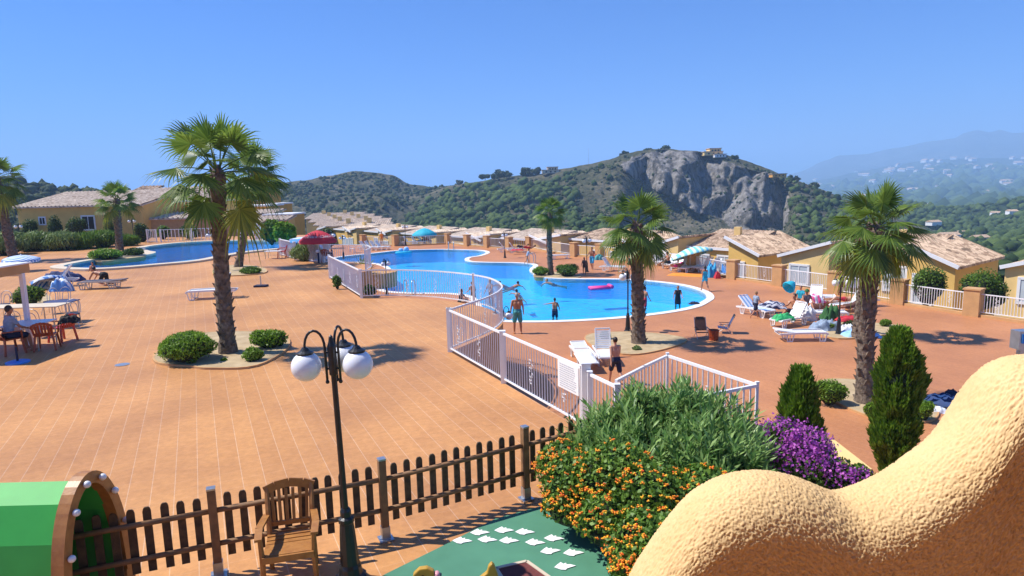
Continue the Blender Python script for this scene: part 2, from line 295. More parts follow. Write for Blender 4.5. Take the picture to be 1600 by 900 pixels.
# water: tinted see-through sheet with Fresnel reflection
def watermat():
    m = bpy.data.materials.new('pool_water'); m.use_nodes = True; n = m.node_tree.nodes; l = m.node_tree.links; n.remove(n['Principled BSDF'])
    tr = n.new('ShaderNodeBsdfTransparent'); tr.inputs[0].default_value = (0.52, 0.9, 0.99, 1); gl = n.new('ShaderNodeBsdfGlossy'); gl.inputs['Roughness'].default_value = 0.03
    fr = n.new('ShaderNodeFresnel'); fr.inputs[0].default_value = 1.2; ms = n.new('ShaderNodeMixShader'); l.new(fr.outputs[0], ms.inputs[0]); l.new(tr.outputs[0], ms.inputs[1]); l.new(gl.outputs[0], ms.inputs[2]); l.new(ms.outputs[0], n['Material Output'].inputs[0])
    tc = n.new('ShaderNodeTexCoord'); ns = n.new('ShaderNodeTexNoise'); ns.inputs['Scale'].default_value = 2.2; ns.inputs['Detail'].default_value = 5; ns.inputs['Distortion'].default_value = 0.6; l.new(tc.outputs['Object'], ns.inputs[0])
    bp = n.new('ShaderNodeBump'); bp.inputs['Strength'].default_value = 0.6; bp.inputs['Distance'].default_value = 0.12; l.new(ns.outputs[0], bp.inputs['Height']); l.new(bp.outputs[0], gl.inputs['Normal']); l.new(bp.outputs[0], fr.inputs['Normal'])
    return m
M['water'] = watermat()
# ------------------------------------------------------------------ terrain
from mathutils import noise as NZ
def hillmat(name, stops, sc1=0.03, rockcol=None, bump=1.0):
    m = bpy.data.materials.new(name); m.use_nodes = True; n = m.node_tree.nodes; l = m.node_tree.links; b = n['Principled BSDF']; b.inputs['Roughness'].default_value = 0.95; b.inputs['Specular IOR Level'].default_value = 0.1
    tc = n.new('ShaderNodeTexCoord')
    def ns(s, d=8, r=0.65):
        q = n.new('ShaderNodeTexNoise'); q.inputs['Scale'].default_value = s; q.inputs['Detail'].default_value = d; q.inputs['Roughness'].default_value = r; l.new(tc.outputs['Object'], q.inputs[0]); return q
    a = ns(sc1); c = ns(sc1 * 9, 6); mx = n.new('ShaderNodeMix'); mx.data_type = 'FLOAT'; mx.inputs[0].default_value = 0.45; l.new(a.outputs[0], mx.inputs[2]); l.new(c.outputs[0], mx.inputs[3])
    rp = n.new('ShaderNodeValToRGB'); l.new(mx.outputs[0], rp.inputs[0]); e = rp.color_ramp.elements
    e[0].position, e[0].color = stops[0][0], (*stops[0][1], 1); e[1].position, e[1].color = stops[-1][0], (*stops[-1][1], 1)
    for p, cc in stops[1:-1]: q = e.new(p); q.color = (*cc, 1)
    out = rp.outputs[0]
    if rockcol:
        at = n.new('ShaderNodeAttribute'); at.attribute_name = 'rock'
        w = n.new('ShaderNodeTexNoise'); w.inputs['Scale'].default_value = 0.13; w.inputs['Detail'].default_value = 10; w.inputs['Roughness'].default_value = 0.72
        mp = n.new('ShaderNodeMapping'); mp.inputs['Scale'].default_value = (1.6, 1, 0.7); l.new(tc.outputs['Object'], mp.inputs[0]); l.new(mp.outputs[0], w.inputs[0])
        r2 = n.new('ShaderNodeValToRGB'); l.new(w.outputs[0], r2.inputs[0]); r2.color_ramp.elements[0].position = 0.36; r2.color_ramp.elements[0].color = (0.05, 0.05, 0.045, 1); r2.color_ramp.elements[1].position = 0.62; r2.color_ramp.elements[1].color = (0.31, 0.295, 0.275, 1)
        for p, cc in rockcol: q = r2.color_ramp.elements.new(p); q.color = (*cc, 1)
        ad = n.new('ShaderNodeMath'); ad.operation = 'MULTIPLY_ADD'; ad.inputs[1].default_value = 1.0; l.new(at.outputs['Fac'], ad.inputs[0]); 
        s2 = n.new('ShaderNodeMath'); s2.operation = 'MULTIPLY_ADD'; s2.inputs[1].default_value = 1.6; s2.inputs[2].default_value = -0.8; l.new(c.outputs[0], s2.inputs[0]); l.new(s2.outputs[0], ad.inputs[2])
        st = n.new('ShaderNodeMapRange'); st.inputs[1].default_value = 0.42; st.inputs[2].default_value = 0.58; l.new(ad.outputs[0], st.inputs[0])
        mm = n.new('ShaderNodeMix'); mm.data_type = 'RGBA'; l.new(st.outputs[0], mm.inputs[0]); l.new(rp.outputs[0], mm.inputs[6]); l.new(r2.outputs[0], mm.inputs[7]); out = mm.outputs[2]
    l.new(out, b.inputs['Base Color'])
    bp = n.new('ShaderNodeBump'); bp.inputs['Strength'].default_value = bump; bp.inputs['Distance'].default_value = 0.12 / sc1; l.new(c.outputs[0], bp.inputs['Height']); l.new(bp.outputs[0], b.inputs['Normal'])
    return m
SCRUB = [(0.36, (0.035, 0.045, 0.024)), (0.46, (0.075, 0.08, 0.045)), (0.54, (0.13, 0.12, 0.075)), (0.66, (0.26, 0.22, 0.16))]
M['hill_a'] = hillmat('scrub_hill', SCRUB)
M['hill_b'] = hillmat('rocky_scrub_hill', SCRUB, 0.035, rockcol=[(0.46, (0.13, 0.12, 0.105)), (0.52, (0.24, 0.22, 0.20))])
M['hill_c'] = hillmat('wooded_slope', [(0.35, (0.018, 0.032, 0.012)), (0.55, (0.045, 0.07, 0.022)), (0.7, (0.10, 0.11, 0.05))])
M['plain'] = hillmat('wooded_plain', [(0.38, (0.03, 0.05, 0.025)), (0.52, (0.06, 0.08, 0.04)), (0.66, (0.16, 0.13, 0.09))], 0.006)
M['mount'] = hillmat('far_mountain', [(0.4, (0.05, 0.06, 0.045)), (0.6, (0.14, 0.13, 0.10))], 0.002)
def lerp(keys, x):
    if x <= keys[0][0]: return keys[0][1]
    for (a, va), (b, vb) in zip(keys, keys[1:]):
        if x <= b:
            t = (x - a) / (b - a); t = t * t * (3 - 2 * t) * 0.4 + t * 0.6; return va + (vb - va) * t
    return keys[-1][1]
def at_R(px, py, R):
    d = ray(px, py); return EYE + d * (R / math.hypot(d.x, d.y))
def inside(poly, x, y):
    c = False; j = len(poly) - 1
    for i in range(len(poly)):
        (a, b), (e, f) = poly[i], poly[j]
        if (b > y) != (f > y) and x < (e - a) * (y - b) / (f - b) + a: c = not c
        j = i
    return c
CLIFF = [(968, 268), (985, 246), (1030, 239), (1085, 238), (1125, 250), (1160, 262), (1200, 274), (1228, 292), (1238, 330), (1222, 362), (1175, 362), (1130, 346), (1090, 330), (1050, 306), (1000, 284)]
class Hill:
    def __init__(s, name, sil, Rr, foot, R0, m, nx=200, ny=70, rough=6.0, cliff=False, back=1.5, nsc=None, pw=1.0):
        s.sil, s.Rr, s.foot, s.R0, s.rough, s.cliff, s.pw = sil, Rr, foot, R0, rough, cliff, pw; s.nsc = nsc or 1 / (Rr(sil[len(sil) // 2][0]) * 0.12)
        x0, x1 = sil[0][0], sil[-1][0]; V = []; A = []
        ts = [i / (ny - 1) for i in range(ny)] + [1.03, 1.1, 1.22]
        for i in range(nx):
            px = x0 + (x1 - x0) * i / (nx - 1)
            for t in ts:
                p, a = s.pt(px, t); V.append(p); A.append(a)
        m_ = len(ts); F = [(i * m_ + j, (i + 1) * m_ + j, (i + 1) * m_ + j + 1, i * m_ + j + 1) for i in range(nx - 1) for j in range(m_ - 1)]
        o = npmesh(name, [tuple(v) for v in V], F, m, smooth=True); o['kind'] = 'structure'
        at = o.data.attributes.new('rock', 'FLOAT', 'POINT'); at.data.foreach_set('value', A); s.o = o
    def pt(s, px, t):
        ys = lerp(s.sil, px); Rr = s.Rr(px); t1 = min(t, 1.0); y0 = s.foot(px); R = s.R0 + (Rr - s.R0) * t1; y = y0 + (ys - y0) * (t1 ** s.pw); a = 0.0
        if s.cliff:
            w = max(0, min(1, (px - 965) / 40)) * max(0, min(1, (1245 - px) / 22)); Rs = lerp([(0, s.R0), (0.25, 380), (0.42, 452), (0.9, 480), (1, Rr)], t1); R = R * (1 - w) + Rs * w
            jx = 10 * NZ.noise((px * .03, t * 6, 0)); a = 1.0 if inside(CLIFF, px + jx, y + jx * 0.5) else 0.0
            if 1245 < px < 1300 and y < 345: a = 0.35
            if a and w: # crags and gullies
                R += 26 * NZ.noise((px * 0.028, y * 0.014, 3.3)) + 11 * NZ.noise((px * 0.09, y * 0.05, 1.3)) + (35 * max(0, (px - 1205) / 35) if px > 1205 else 0)
        p = at_R(px, y, R)
        if t > 1: p.z -= (t - 1) * Rr * 0.5; q = at_R(px, y, R + (t - 1) * Rr); p.x, p.y = q.x, q.y
        f = s.rough * min(1.0, (t1 * 3)) * (1 if t <= 1 else 0.3); q = p * s.nsc
        hgt_ = NZ.fractal((q.x, q.y, 0.3), 0.9, 2.0, 6) * f
        if t1 > 0.92: hgt_ *= 0.35
        p.z += hgt_; return p, a
HA = Hill('hill', [(250, 330), (340, 308), (400, 294), (430, 288), (470, 280), (500, 275), (530, 271), (555, 268.5), (580, 270), (610, 274), (640, 286), (680, 290), (760, 291), (860, 292)], lambda x: 680, lambda x: 400, 300, M['hill_a'], rough=12)
HB = Hill('hill', [(540, 400), (580, 372), (620, 340), (660, 306), (700, 290), (740, 282), (780, 275), (850, 268), (880, 262), (920, 255), (950, 248), (980, 241), (1005, 238), (1050, 237), (1090, 238), (1125, 242), (1160, 251), (1200, 264), (1240, 281), (1280, 294), (1340, 318), (1420, 345), (1500, 372)], lambda x: 560 - 60 * max(0, min(1, (x - 700) / 300)), lambda x: 415, 200, M['hill_b'], nx=420, ny=130, rough=7, cliff=True)
HL = Hill('hill', [(-300, 262), (-100, 272), (0, 280), (45, 286), (80, 292), (130, 298), (200, 306), (260, 314), (330, 330)], lambda x: 420, lambda x: 380, 160, M['hill_a'], nx=110, ny=50, rough=6)
HC = Hill('wooded_slope', [(1180, 345), (1260, 318), (1340, 305), (1380, 308), (1430, 318), (1490, 326), (1530, 322), (1570, 315), (1620, 309), (1700, 303), (1900, 300)], lambda x: 800, lambda x: 430, 110, M['hill_c'], nx=150, ny=70, rough=9)
HP = Hill('plain', [(1120, 300), (1200, 298), (1280, 282), (1340, 268), (1400, 256), (1450, 249), (1500, 247), (1560, 246), (1640, 244), (1900, 240)], lambda x: 5200, lambda x: 350, 1300, M['plain'], nx=160, ny=80, rough=45, nsc=1 / 900)
HM = Hill('mountain', [(1100, 300), (1190, 288), (1250, 268), (1290, 250), (1312, 241), (1352, 239), (1401, 230), (1453, 220), (1490, 215), (1508, 206), (1528, 202), (1546, 205), (1563, 201), (1583, 206), (1640, 203), (1720, 214), (1900, 230)], lambda x: 7200, lambda x: 300, 5400, M['mount'], nx=200, ny=50, rough=70, nsc=1 / 1400)
g = MB(); g.add([(-10400, -2400, -170), (10400, -2400, -170), (10400, 11900, -170), (-10400, 11900, -170)], [(0, 1, 2, 3)])
M['sea'] = mat('sea', (0.03, 0.08, 0.14), 0.35, var=0.1, scale=0.001); tag(g.build('sea', M['sea']), kind='structure')
# valley side just below the houses
vb = MB(); nvx, nvy = 60, 26
for i in range(nvx):
    for j in range(nvy):
        px = -500 + 2700 * i / (nvx - 1); t = j / (nvy - 1); R = 45 + 290 * t; q = at_R(px, 400, R); z = -3.2 - 34 * t ** 1.1 + 1.5 * NZ.noise((q.x * .05, q.y * .05, 0)); vb.v.append((q.x, q.y, z))
vb.f = [(i * nvy + j, (i + 1) * nvy + j, (i + 1) * nvy + j + 1, i * nvy + j + 1) for i in range(nvx - 1) for j in range(nvy - 1)]
tag(vb.build('hillside', M['hill_c'], smooth=True), kind='structure')
vg = MB(); vg.add([(-90, -30, -3.4), (90, -30, -3.4), (90, 60, -3.4), (-90, 60, -3.4)], [(0, 1, 2, 3)]); tag(vg.build('ground', M['sand']), kind='structure')
# woods and scrub: clumps standing on the slopes
def icos(sub):
    bm = bmesh.new(); bmesh.ops.create_icosphere(bm, subdivisions=sub, radius=1.0); v = np.array([x.co[:] for x in bm.verts]); f = np.array([[q.index for q in x.verts] for x in bm.faces]); bm.free(); return v, f
IV, IF = icos(1); IV2, IF2 = icos(2)
def clumps(name, pts, radii, m, flat=0.8, sub=1, sub_n=1):
    iv, if_ = (IV, IF) if sub == 1 else (IV2, IF2); N = len(pts); P = np.array([tuple(p) for p in pts]); Rr = np.array(radii)
    j = rng.uniform(0.62, 1.25, (N, len(iv), 1)); V = iv[None] * j * Rr[:, None, None]; V[:, :, 2] *= rng.uniform(0.65, 1.15, (N, 1)); V += P[:, None, :]; V[:, :, 2] += Rr[:, None] * 0.35
    F = (if_[None] + (np.arange(N) * len(iv))[:, None, None]).reshape(-1, 3)
    o = npmesh(name, V.reshape(-1, 3), F, m, smooth=False); o['kind'] = 'stuff'; return o
def cm(name, a, b): return mat(name, b, 0.9, col2=a, scale=0.25, island=0.65, spec=0.1, detail=6)
M['shrub'] = cm('scrub_foliage', (0.028, 0.042, 0.018), (0.075, 0.092, 0.04)); M['pines'] = cm('pine_foliage', (0.022, 0.042, 0.014), (0.085, 0.125, 0.036))
def scatter(H, n, x0, x1, t0, t1, r0, r1, dens=None):
    P = []; Q = []
    while len(P) < n:
        px = random.uniform(x0, x1); t = random.uniform(t0, t1) 
        if dens and random.random() > dens(px, t): continue
        p, a = H.pt(px, t)
        if a > 0.5 and random.random() < 0.85: continue
        P.append(p); Q.append(random.uniform(r0, r1) * (1 if H.R0 > 250 else .5 + .5 * t))
    return P, Q
nzd = lambda px, t: 0.15 + max(0, 0.9 * NZ.noise((px * 0.02, t * 9, 1.0)) + 0.25)
P, Q = scatter(HA, 4200, 330, 860, 0.0, 0.98, 0.9, 2.6, nzd); P2, Q2 = scatter(HL, 1500, -200, 300, 0.2, 1, 1.5, 3.2); P3, Q3 = scatter(HB, 3800, 640, 1400, 0.1, 0.97, 0.7, 1.6, nzd)
tag(clumps('scrub', P + P2 + P3, Q + Q2 + Q3, M['shrub']), 'low dark green scrub dotted over the hillsides beyond the houses', 'scrub')
wood = lambda px, t: (1.0 if px < 900 else 0.5 if (px < 960 and t < .5) else 0.06) * (0.35 + max(0, 1.3 * NZ.noise((px * 0.015, t * 5, 4.0)) + 0.4)) * (0.35 if t > 0.75 else 1)
P, Q = scatter(HB, 2600, 600, 1040, 0.0, 0.93, 2.0, 4.2, wood); P2, Q2 = scatter(HB, 260, 1235, 1400, 0.15, 0.98, 2, 3.5)
tag(clumps('pine_wood', P + P2, Q + Q2, M['pines']), 'pine wood covering the lower slope of the rocky hill', 'wood')
P, Q = scatter(HC, 4600, 1200, 1700, 0.03, 0.99, 2.4, 4.4, lambda px, t: 0.9 * (1 - 0.6 * (t < .3)) * (0.4 + max(0, 1.4 * NZ.noise((px * 0.02, t * 6, 2.0)) + 0.4)))
tag(clumps('green_wood', P, Q, M['pines']), 'green woodland on the slope behind the right hand roofs', 'wood')
P = []; Q = []
P, Q = scatter(HP, 2500, 1200, 1700, 0.0, 0.8, 14, 34, nzd)
tag(clumps('distant_woodland', P, Q, M['pines']), 'hazy woodland patches across the distant plain', 'wood')
P = []; Q = []
while len(P) < 2600:
    px = random.uniform(-100, 1750); R = random.uniform(110, 330); t = (R - 45) / 290; q = at_R(px, 400, R); P.append(Vector((q.x, q.y, -3.2 - 34 * t ** 1.1))); Q.append(random.uniform(.6, 1.5) * (.6 + R / 300))
tag(clumps('hillside_scrub', P, Q, M['pines']), 'bushes and trees on the hillside just below the houses', 'scrub')
# haze
hz = MB(); hz.add([(x, y, z) for z in (-171, 585) for x, y in ((-10500, -2500), (10500, -2500), (10500, 12000), (-10500, 12000))], [(3, 2, 1, 0), (4, 5, 6, 7), (0, 1, 5, 4), (1, 2, 6, 5), (2, 3, 7, 6), (3, 0, 4, 7)])
hm = bpy.data.materials.new('haze_air'); hm.use_nodes = True; hn = hm.node_tree.nodes; hn.remove(hn['Principled BSDF']); pv = hn.new('ShaderNodeVolumePrincipled')
pv.inputs['Color'].default_value = (0.45, 0.70, 1.0, 1); pv.inputs['Density'].default_value = 0.00028; pv.inputs['Anisotropy'].default_value = 0.0
hm.node_tree.links.new(pv.outputs[0], hn['Material Output'].inputs['Volume'])
HAZE = hz.build('haze', hm); tag(HAZE, kind='stuff')
# ------------------------------------------------------------------ pools and terraces
def pix(pts, z): return [(G(x, y, z).x, G(x, y, z).y) for x, y in pts]
def offset(poly, d):                             # offset a closed plan outline outwards by d (poly counter-clockwise)
    n = len(poly); out = []
    A = sum(poly[i][0] * poly[(i + 1) % n][1] - poly[(i + 1) % n][0] * poly[i][1] for i in range(n)); sgn = 1 if A > 0 else -1
    for i in range(n):
        p, q, r = Vector(poly[i - 1][:2]), Vector(poly[i][:2]), Vector(poly[(i + 1) % n][:2]); a = (q - p).normalized(); b = (r - q).normalized(); t = (a + b).normalized(); out.append((q.x + t.y * d * sgn, q.y - t.x * d * sgn))
    return out
def clean(poly, eps=0.12):
    out = [tuple(poly[0][:2])]
    for p in poly[1:]:
        if math.hypot(p[0] - out[-1][0], p[1] - out[-1][1]) > eps: out.append(tuple(p[:2]))
    return out
MAIN = [(792, 501), (900, 500), (1007, 491.5), (1073, 481), (1097, 471), (1104, 464), (1094, 455), (1060, 445.5), (1004, 439), (967, 437), (900, 436.5), (860, 435), (838, 431), (828, 425), (828, 420), (833, 415.5), (826, 412.5), (800, 411), (762, 410.5), (735, 409.3), (726, 406.5), (730, 402.5), (748, 399.5), (759, 395), (752, 392), (733, 391), (693, 390), (650, 390.7), (621, 392), (580, 396.5), (545, 400), (522, 404), (535, 408), (560, 409.5), (590, 412), (607, 417), (611, 423), (604, 430), (592, 436), (588, 443), (594, 450), (608, 455), (640, 457.5), (680, 458), (707, 458.5), (735, 462), (748, 470), (754, 480), (766, 492)]
main = clean([(v.x, v.y) for v in curve([(*p, 0) for p in pix(MAIN, 0)], 4, True)], 0.25)
UPP = [(100, 419), (147, 421.5), (200, 418.5), (240, 415), (300, 409.5), (340, 402), (379, 395.5), (430, 390.5), (470, 388), (470, 379), (400, 377.5), (335, 378.5), (300, 380), (262, 383), (228, 388), (232, 393.5), (244, 396), (232, 400), (200, 402.5), (150, 408), (118, 413.5)]
upp = clean([(v.x, v.y) for v in curve([(*p, 0) for p in pix(UPP, UP)], 4, True)], 0.3)
copm = clean(offset(main, 0.42), 0.1); copu = clean(offset(upp, 0.75), 0.1)
def ring(name, inner, outer_d, z, h, m, kind='structure'):
    n = len(inner); outer = offset(inner, outer_d); mb = MB(); vs = [(p[0], p[1], z + h) for p in inner] + [(p[0], p[1], z + h) for p in outer] + [(p[0], p[1], z) for p in outer] + [(p[0], p[1], z - 0.25) for p in inner]; fs = []
    for i in range(n):
        j = (i + 1) % n; fs += [(i, j, n + j, n + i), (n + i, n + j, 2 * n + j, 2 * n + i), (3 * n + i, 3 * n + j, j, i)]
    mb.add(vs, fs); return tag(mb.build(name, m, fixn=True), kind=kind)
def basin(inner, z, depth, sw):
    n = len(inner); mb = MB(); mb.add([(p[0], p[1], z) for p in inner] + [(p[0], p[1], z - depth) for p in inner], [(i, (i + 1) % n, n + (i + 1) % n, n + i) for i in range(n)]); tag(mb.build('pool_wall', M['pool_tile'], fixn=True), kind='structure')
    tag(sheet('pool_floor', inner, [], z - depth, M['pool_tile']), kind='structure')
    tag(sheet('water', inner, [], z - 0.1, M['water']), kind='structure')
main_o = main; DECKX = 60
fenceL = [(-34, 84), (-17.8, 79.6), (-13.4, 77.6), (-7.3, 78.2), (-4.9, 75), (-2.6, 72.7), (-0.2, 70), (1.9, 70), (5.8, 61.3), (7.9, 59.2), (9.8, 56.5), (13.6, 49.6), (14.9, 44.4), (16.6, 41.2), (18.4, 37.6), (19.9, 34.1), (21.5, 30.7), (26, 22), (30, 14), (30, -6), (-34, -6)]
tag(sheet('pool_deck', fenceL, [main], 0.0, M['tile2']), kind='structure')
dk = MB(); n_ = len(fenceL); dk.add([(p[0], p[1], 0) for p in fenceL] + [(p[0], p[1], -3.4) for p in fenceL], [(i, (i + 1) % n_, n_ + (i + 1) % n_, n_ + i) for i in range(n_)]); tag(dk.build('deck_retaining_wall', M['plaster_ochre'], fixn=True), kind='structure')
basin(main, 0.0, 1.35, None); ring('pool_coping', main, 0.42, 0.0, 0.03, M['coping'])
basin(upp, UP, 1.35, None); ring('pool_coping', upp, 0.7, UP, 0.12, M['coping2'])
# shallow shelf inside the main pool with its dark nosing
SH = [(800, 490.5), (840, 484), (880, 481.5), (930, 482), (980, 485.5), (1010, 491)]
shp = [(G(x, y, 0.0)) for x, y in SH]; shc = curve(shp, 6); hb = MB()
front = [G(x, y, 0) for x, y in ((1006, 491.5), (960, 496.3), (900, 499.4), (850, 500.3), (796, 500.6))]
outl = [(p.x, p.y) for p in shc] + [(p.x, p.y) for p in front]
hb.prism(outl, -1.34, -0.75); tag(hb.build('pool_step', M['pool_tile'], fixn=True), kind='structure')
nb = MB()
for a, b in zip(shc, shc[1:]): nb.bar((a.x, a.y, -0.735), (b.x, b.y, -0.735), 0.30, 0.03)
tag(nb.build('pool_step_nosing', M['pool_band']), kind='structure')
# upper terrace edge
FC = [(468, 406), (500, 410.5), (540, 411.5), (571, 412.5), (578, 415), (580, 419), (572, 424)]       # far lookout
FD = [(516, 435), (540, 450), (565, 466)]
FE = [(565, 466), (613, 465), (667, 467), (707, 471), (741, 476.5), (765, 483), (780, 492), (786, 502), (779, 513), (762, 524), (735, 536), (703.5, 549.5)]
def w3(pts, z=UP): return [G(x, y, z) for x, y in pts]
fc, fd, fe = curve(w3(FC), 5), w3(FD), curve(w3(FE), 6)
gA = w3([(703.5, 549.5)])[0]; gB = w3([(912, 671)])[0]; gC = Vector((1.27, 10.85, UP)); gD = Vector((1.61, 10.09, UP))
la = [Vector((1.63, 10.27, UP)), Vector((2.23, 11.06, UP)), Vector((2.79, 11.75, UP)), Vector((3.72, 9.85, UP))]
edge = [(v.x, v.y) for v in [*fc, *fd[:-1], *fe]] + [(gB.x, gB.y), (1.45, 10.6)] + [(v.x, v.y) for v in la] + [(3.9, 7.6), (3.9, 3), (3.9, -6)]
farside = [(-80, -6), (-80, 40), (-60, 62), (-38, 68), (-31, 67), (-20, 66), (-17.5, 60), (-16.5, 52)]
terr = clean(edge + farside, 0.02)
tag(sheet('upper_terrace', terr, [upp], UP, M['tile']), kind='structure')
tw = MB(); off_e = [(p[0], p[1]) for p in edge]; k = len(off_e)
tw.add([(p[0], p[1], UP - 0.002) for p in off_e] + [(p[0], p[1], -0.5) for p in off_e], [(i, i + 1, k + i + 1, k + i) for i in range(k - 1)]); tag(tw.build('terrace_retaining_wall', M['plaster_tan'], fixn=True), kind='structure')
fw = MB(); k = len(farside); fw.add([(p[0], p[1], UP - 0.002) for p in farside] + [(p[0], p[1], -3.5) for p in farside], [(i, i + 1, k + i + 1, k + i) for i in range(k - 1)]); tag(fw.build('terrace_retaining_wall', M['plaster_tan'], fixn=True), kind='structure')
# planters: sand beds with thin kerbs
def planter(pts, z, name='planting_bed', kerb=0.065):
    p = clean([(v.x, v.y) for v in curve([(*q, 0) for q in pix(pts, z)], 5, True)], 0.05); tag(sheet(name, p, [], z + 0.05, M['sand']), kind='structure'); ring('bed_kerb', p, 0.05, z - 0.01, kerb, M['plaster_tan'])
planter([(247, 568), (300, 574), (330, 577), (400, 573), (448, 545), (440, 525), (380, 520), (300, 525), (250, 550)], UP)
planter([(333, 428), (350, 432), (410, 428), (412, 420), (380, 415), (340, 418)], UP)
planter([(138, 405), (160, 409), (205, 404), (226, 401), (228, 396), (200, 393), (150, 396), (136, 400)], UP)
planter([(20, 470), (50, 480), (80, 475), (70, 460), (30, 455)], UP)
planter([(835, 432), (860, 434), (900, 435), (905, 431), (880, 427), (845, 426)], 0)
planter([(915, 530), (935, 545), (985, 555), (1040, 546), (1072, 532), (1040, 524), (985, 520), (930, 522)], 0)
planter([(1275, 520), (1310, 530), (1370, 526), (1420, 518), (1400, 509), (1340, 505), (1290, 508)], 0)
planter([(1270, 605), (1300, 625), (1340, 645), (1400, 662), (1460, 655), (1450, 625), (1370, 600), (1300, 594)], 0)
# playground rubber floor with red mat and white footprints
gr = [(-1.47, 6.8), (-0.9, 7.35), (-0.28, 7.98), (0.35, 8.3), (1.4, 8.2), (3.7, 7.2), (3.8, 3.0), (-1.8, 3.0), (-2.6, 5.5)]
tag(sheet('rubber_floor', gr, [], UP + 0.012, M['rubber_green']), kind='structure')
sw_ = MB()
for x, y in ((583, 704), (686, 655), (730, 697), (828, 642), (857, 703), (950, 652), (1010, 714), (1120, 690), (1100, 764), (1235, 775), (1185, 855)):
    p = G(560 + (x + 28) / 3.75, 660 + (y) / 3.75, UP); s = 0.125; th = R_(-6 + random.uniform(-8, 8)); c_, s_ = math.cos(th), math.sin(th)
    loc = [(-1, -.05), (-.7, .35), (-.35, .75), (-.15, .45), (.1, .6), (.15, .35), (.5, .35), (.95, .1), (.4, -.15), (.1, -.3), (0, -.5), (-.4, -.45)]
    q = [(p.x + s * (a * c_ - b * s_), p.y + s * (a * s_ + b * c_), UP + 0.018) for a, b in loc]; mb = MB(); mb.extr(q, (0, 0, 0.004))
    tag(mb.build('painted_footprint', M['paint_white'], fixn=True), kind='structure')
rm = [tuple(G(*p, UP)[:2]) for p in ((775, 893), (823, 882), (845, 900))]; rm = [rm[0], rm[1], (rm[1][0] + .55, rm[1][1] - .75), (rm[0][0] + .35, rm[0][1] - .95)]
mb = MB(); mb.prism(rm, UP + 0.014, UP + 0.04); tag(mb.build('rubber_mat', M['rubber_red'], fixn=True), kind='structure')
mb = MB()
for a, b in zip(rm, rm[1:] + rm[:1]): mb.bar((*a, UP + 0.03), (*b, UP + 0.03), 0.04, 0.035)
tag(mb.build('mat_edging', M['coping2']), kind='structure')
# ------------------------------------------------------------------ buildings
def roofq(mb, e0, e1, r1, r0, rib=0.27, amp=0.045, th=0.14):
    e0, e1, r1, r0 = [Vector(v) for v in (e0, e1, r1, r0)]; L = (e1 - e0).length; n = max(4, int(L / rib)); nn = (e1 - e0).cross(r0 - e0).normalized()
    if nn.z < 0: nn = -nn
    b = len(mb.v); m = n * 4 + 1
    for i in range(m):
        t = i / (m - 1); d = nn * amp * (1, 0.2, -1, 0.2)[i % 4]
        mb.v.append(tuple(e0.lerp(e1, t) + d)); mb.v.append(tuple(r0.lerp(r1, t) + d))
    for i in range(m - 1): mb.f.append((b + 2 * i, b + 2 * i + 2, b + 2 * i + 3, b + 2 * i + 1))
    dn = Vector((0, 0, -th)); mb.add([e0 + dn, e1 + dn, r1 + dn, r0 + dn, e0, e1, r1, r0], [(0, 3, 2, 1), (0, 1, 5, 4), (1, 2, 6, 5), (2, 3, 7, 6), (3, 0, 4, 7)])
def wing(par, FL, FR, BR, base, wallm, roofm, eave='F', over=0.25, trim=True, ribs=0):
    FL, FR, BR = Vector(FL), Vector(FR), Vector(BR); BL = FL + BR - FR; c = (FL + BR) / 2; mb = MB(); q = [FL, FR, BR, BL]; dz = Vector((0, 0, 0.15))
    low = [Vector((v.x, v.y, base)) for v in q]; mb.add([v - dz for v in q] + low, [(0, 1, 5, 4), (1, 2, 6, 5), (2, 3, 7, 6), (3, 0, 4, 7)]); w = mb.build('wall', wallm, par, fixn=True)
    a = (FR - FL).normalized() * over; b = (BL - FL).normalized() * over; o = [FL - a - b, FR + a - b, BR + a + b, BL - a + b]
    rb = MB(); 
    if ribs: roofq(rb, *o, rib=ribs, amp=ribs * .2)
    elif eave == 'F': roofq(rb, o[0], o[1], o[2], o[3])
    else: roofq(rb, o[1], o[2], o[3], o[0])
    r = rb.build('roof', roofm, par, fixn=False)
    if trim:
        t = MB(); t.bar(o[0] + Vector((0, 0, -.02)), o[1] + Vector((0, 0, -.02)), 0.1, 0.2); t.build('roof_edge', M['white_trim'], par)
    return w
def window(par, a, b, zc, w, h, t, kind='window', m=None):     # on the wall line a->b at fraction t
    a, b = Vector(a), Vector(b); d = (b - a); d.z = 0; d.normalize(); nrm = Vector((d.y, -d.x, 0)); c = a.lerp(b, t); c.z = zc; c += nrm * 0.03
    f = MB()
    for s in (-1, 1): f.bar(c + d * s * w / 2 - Vector((0, 0, h / 2)), c + d * s * w / 2 + Vector((0, 0, h / 2)), 0.14, 0.12, upv=nrm); f.bar(c - d * (w / 2 + .07) + Vector((0, 0, s * h / 2)), c + d * (w / 2 + .07) + Vector((0, 0, s * h / 2)), 0.12, 0.14)
    o = f.build(kind, M['white_trim'], par); g = MB(); ang = math.atan2(d.y, d.x); g.box(c + nrm * 0.0 + Vector((0, 0, -0.0)), (w - .1, 0.05, h - .1), ang); g.build('shutter' if m else 'pane', m or M['glass'], o)
    g2 = MB(); g2.bar(c - Vector((0, 0, h / 2 - .06)) + nrm * .04, c + Vector((0, 0, h / 2 - .06)) + nrm * .04, 0.06, 0.03, upv=nrm); g2.build('mullion', M['white_trim'], o)
    return o
U = Vector((0.61, -0.79, 0)).normalized(); NN = Vector((0.79, 0.61, 0)).normalized()
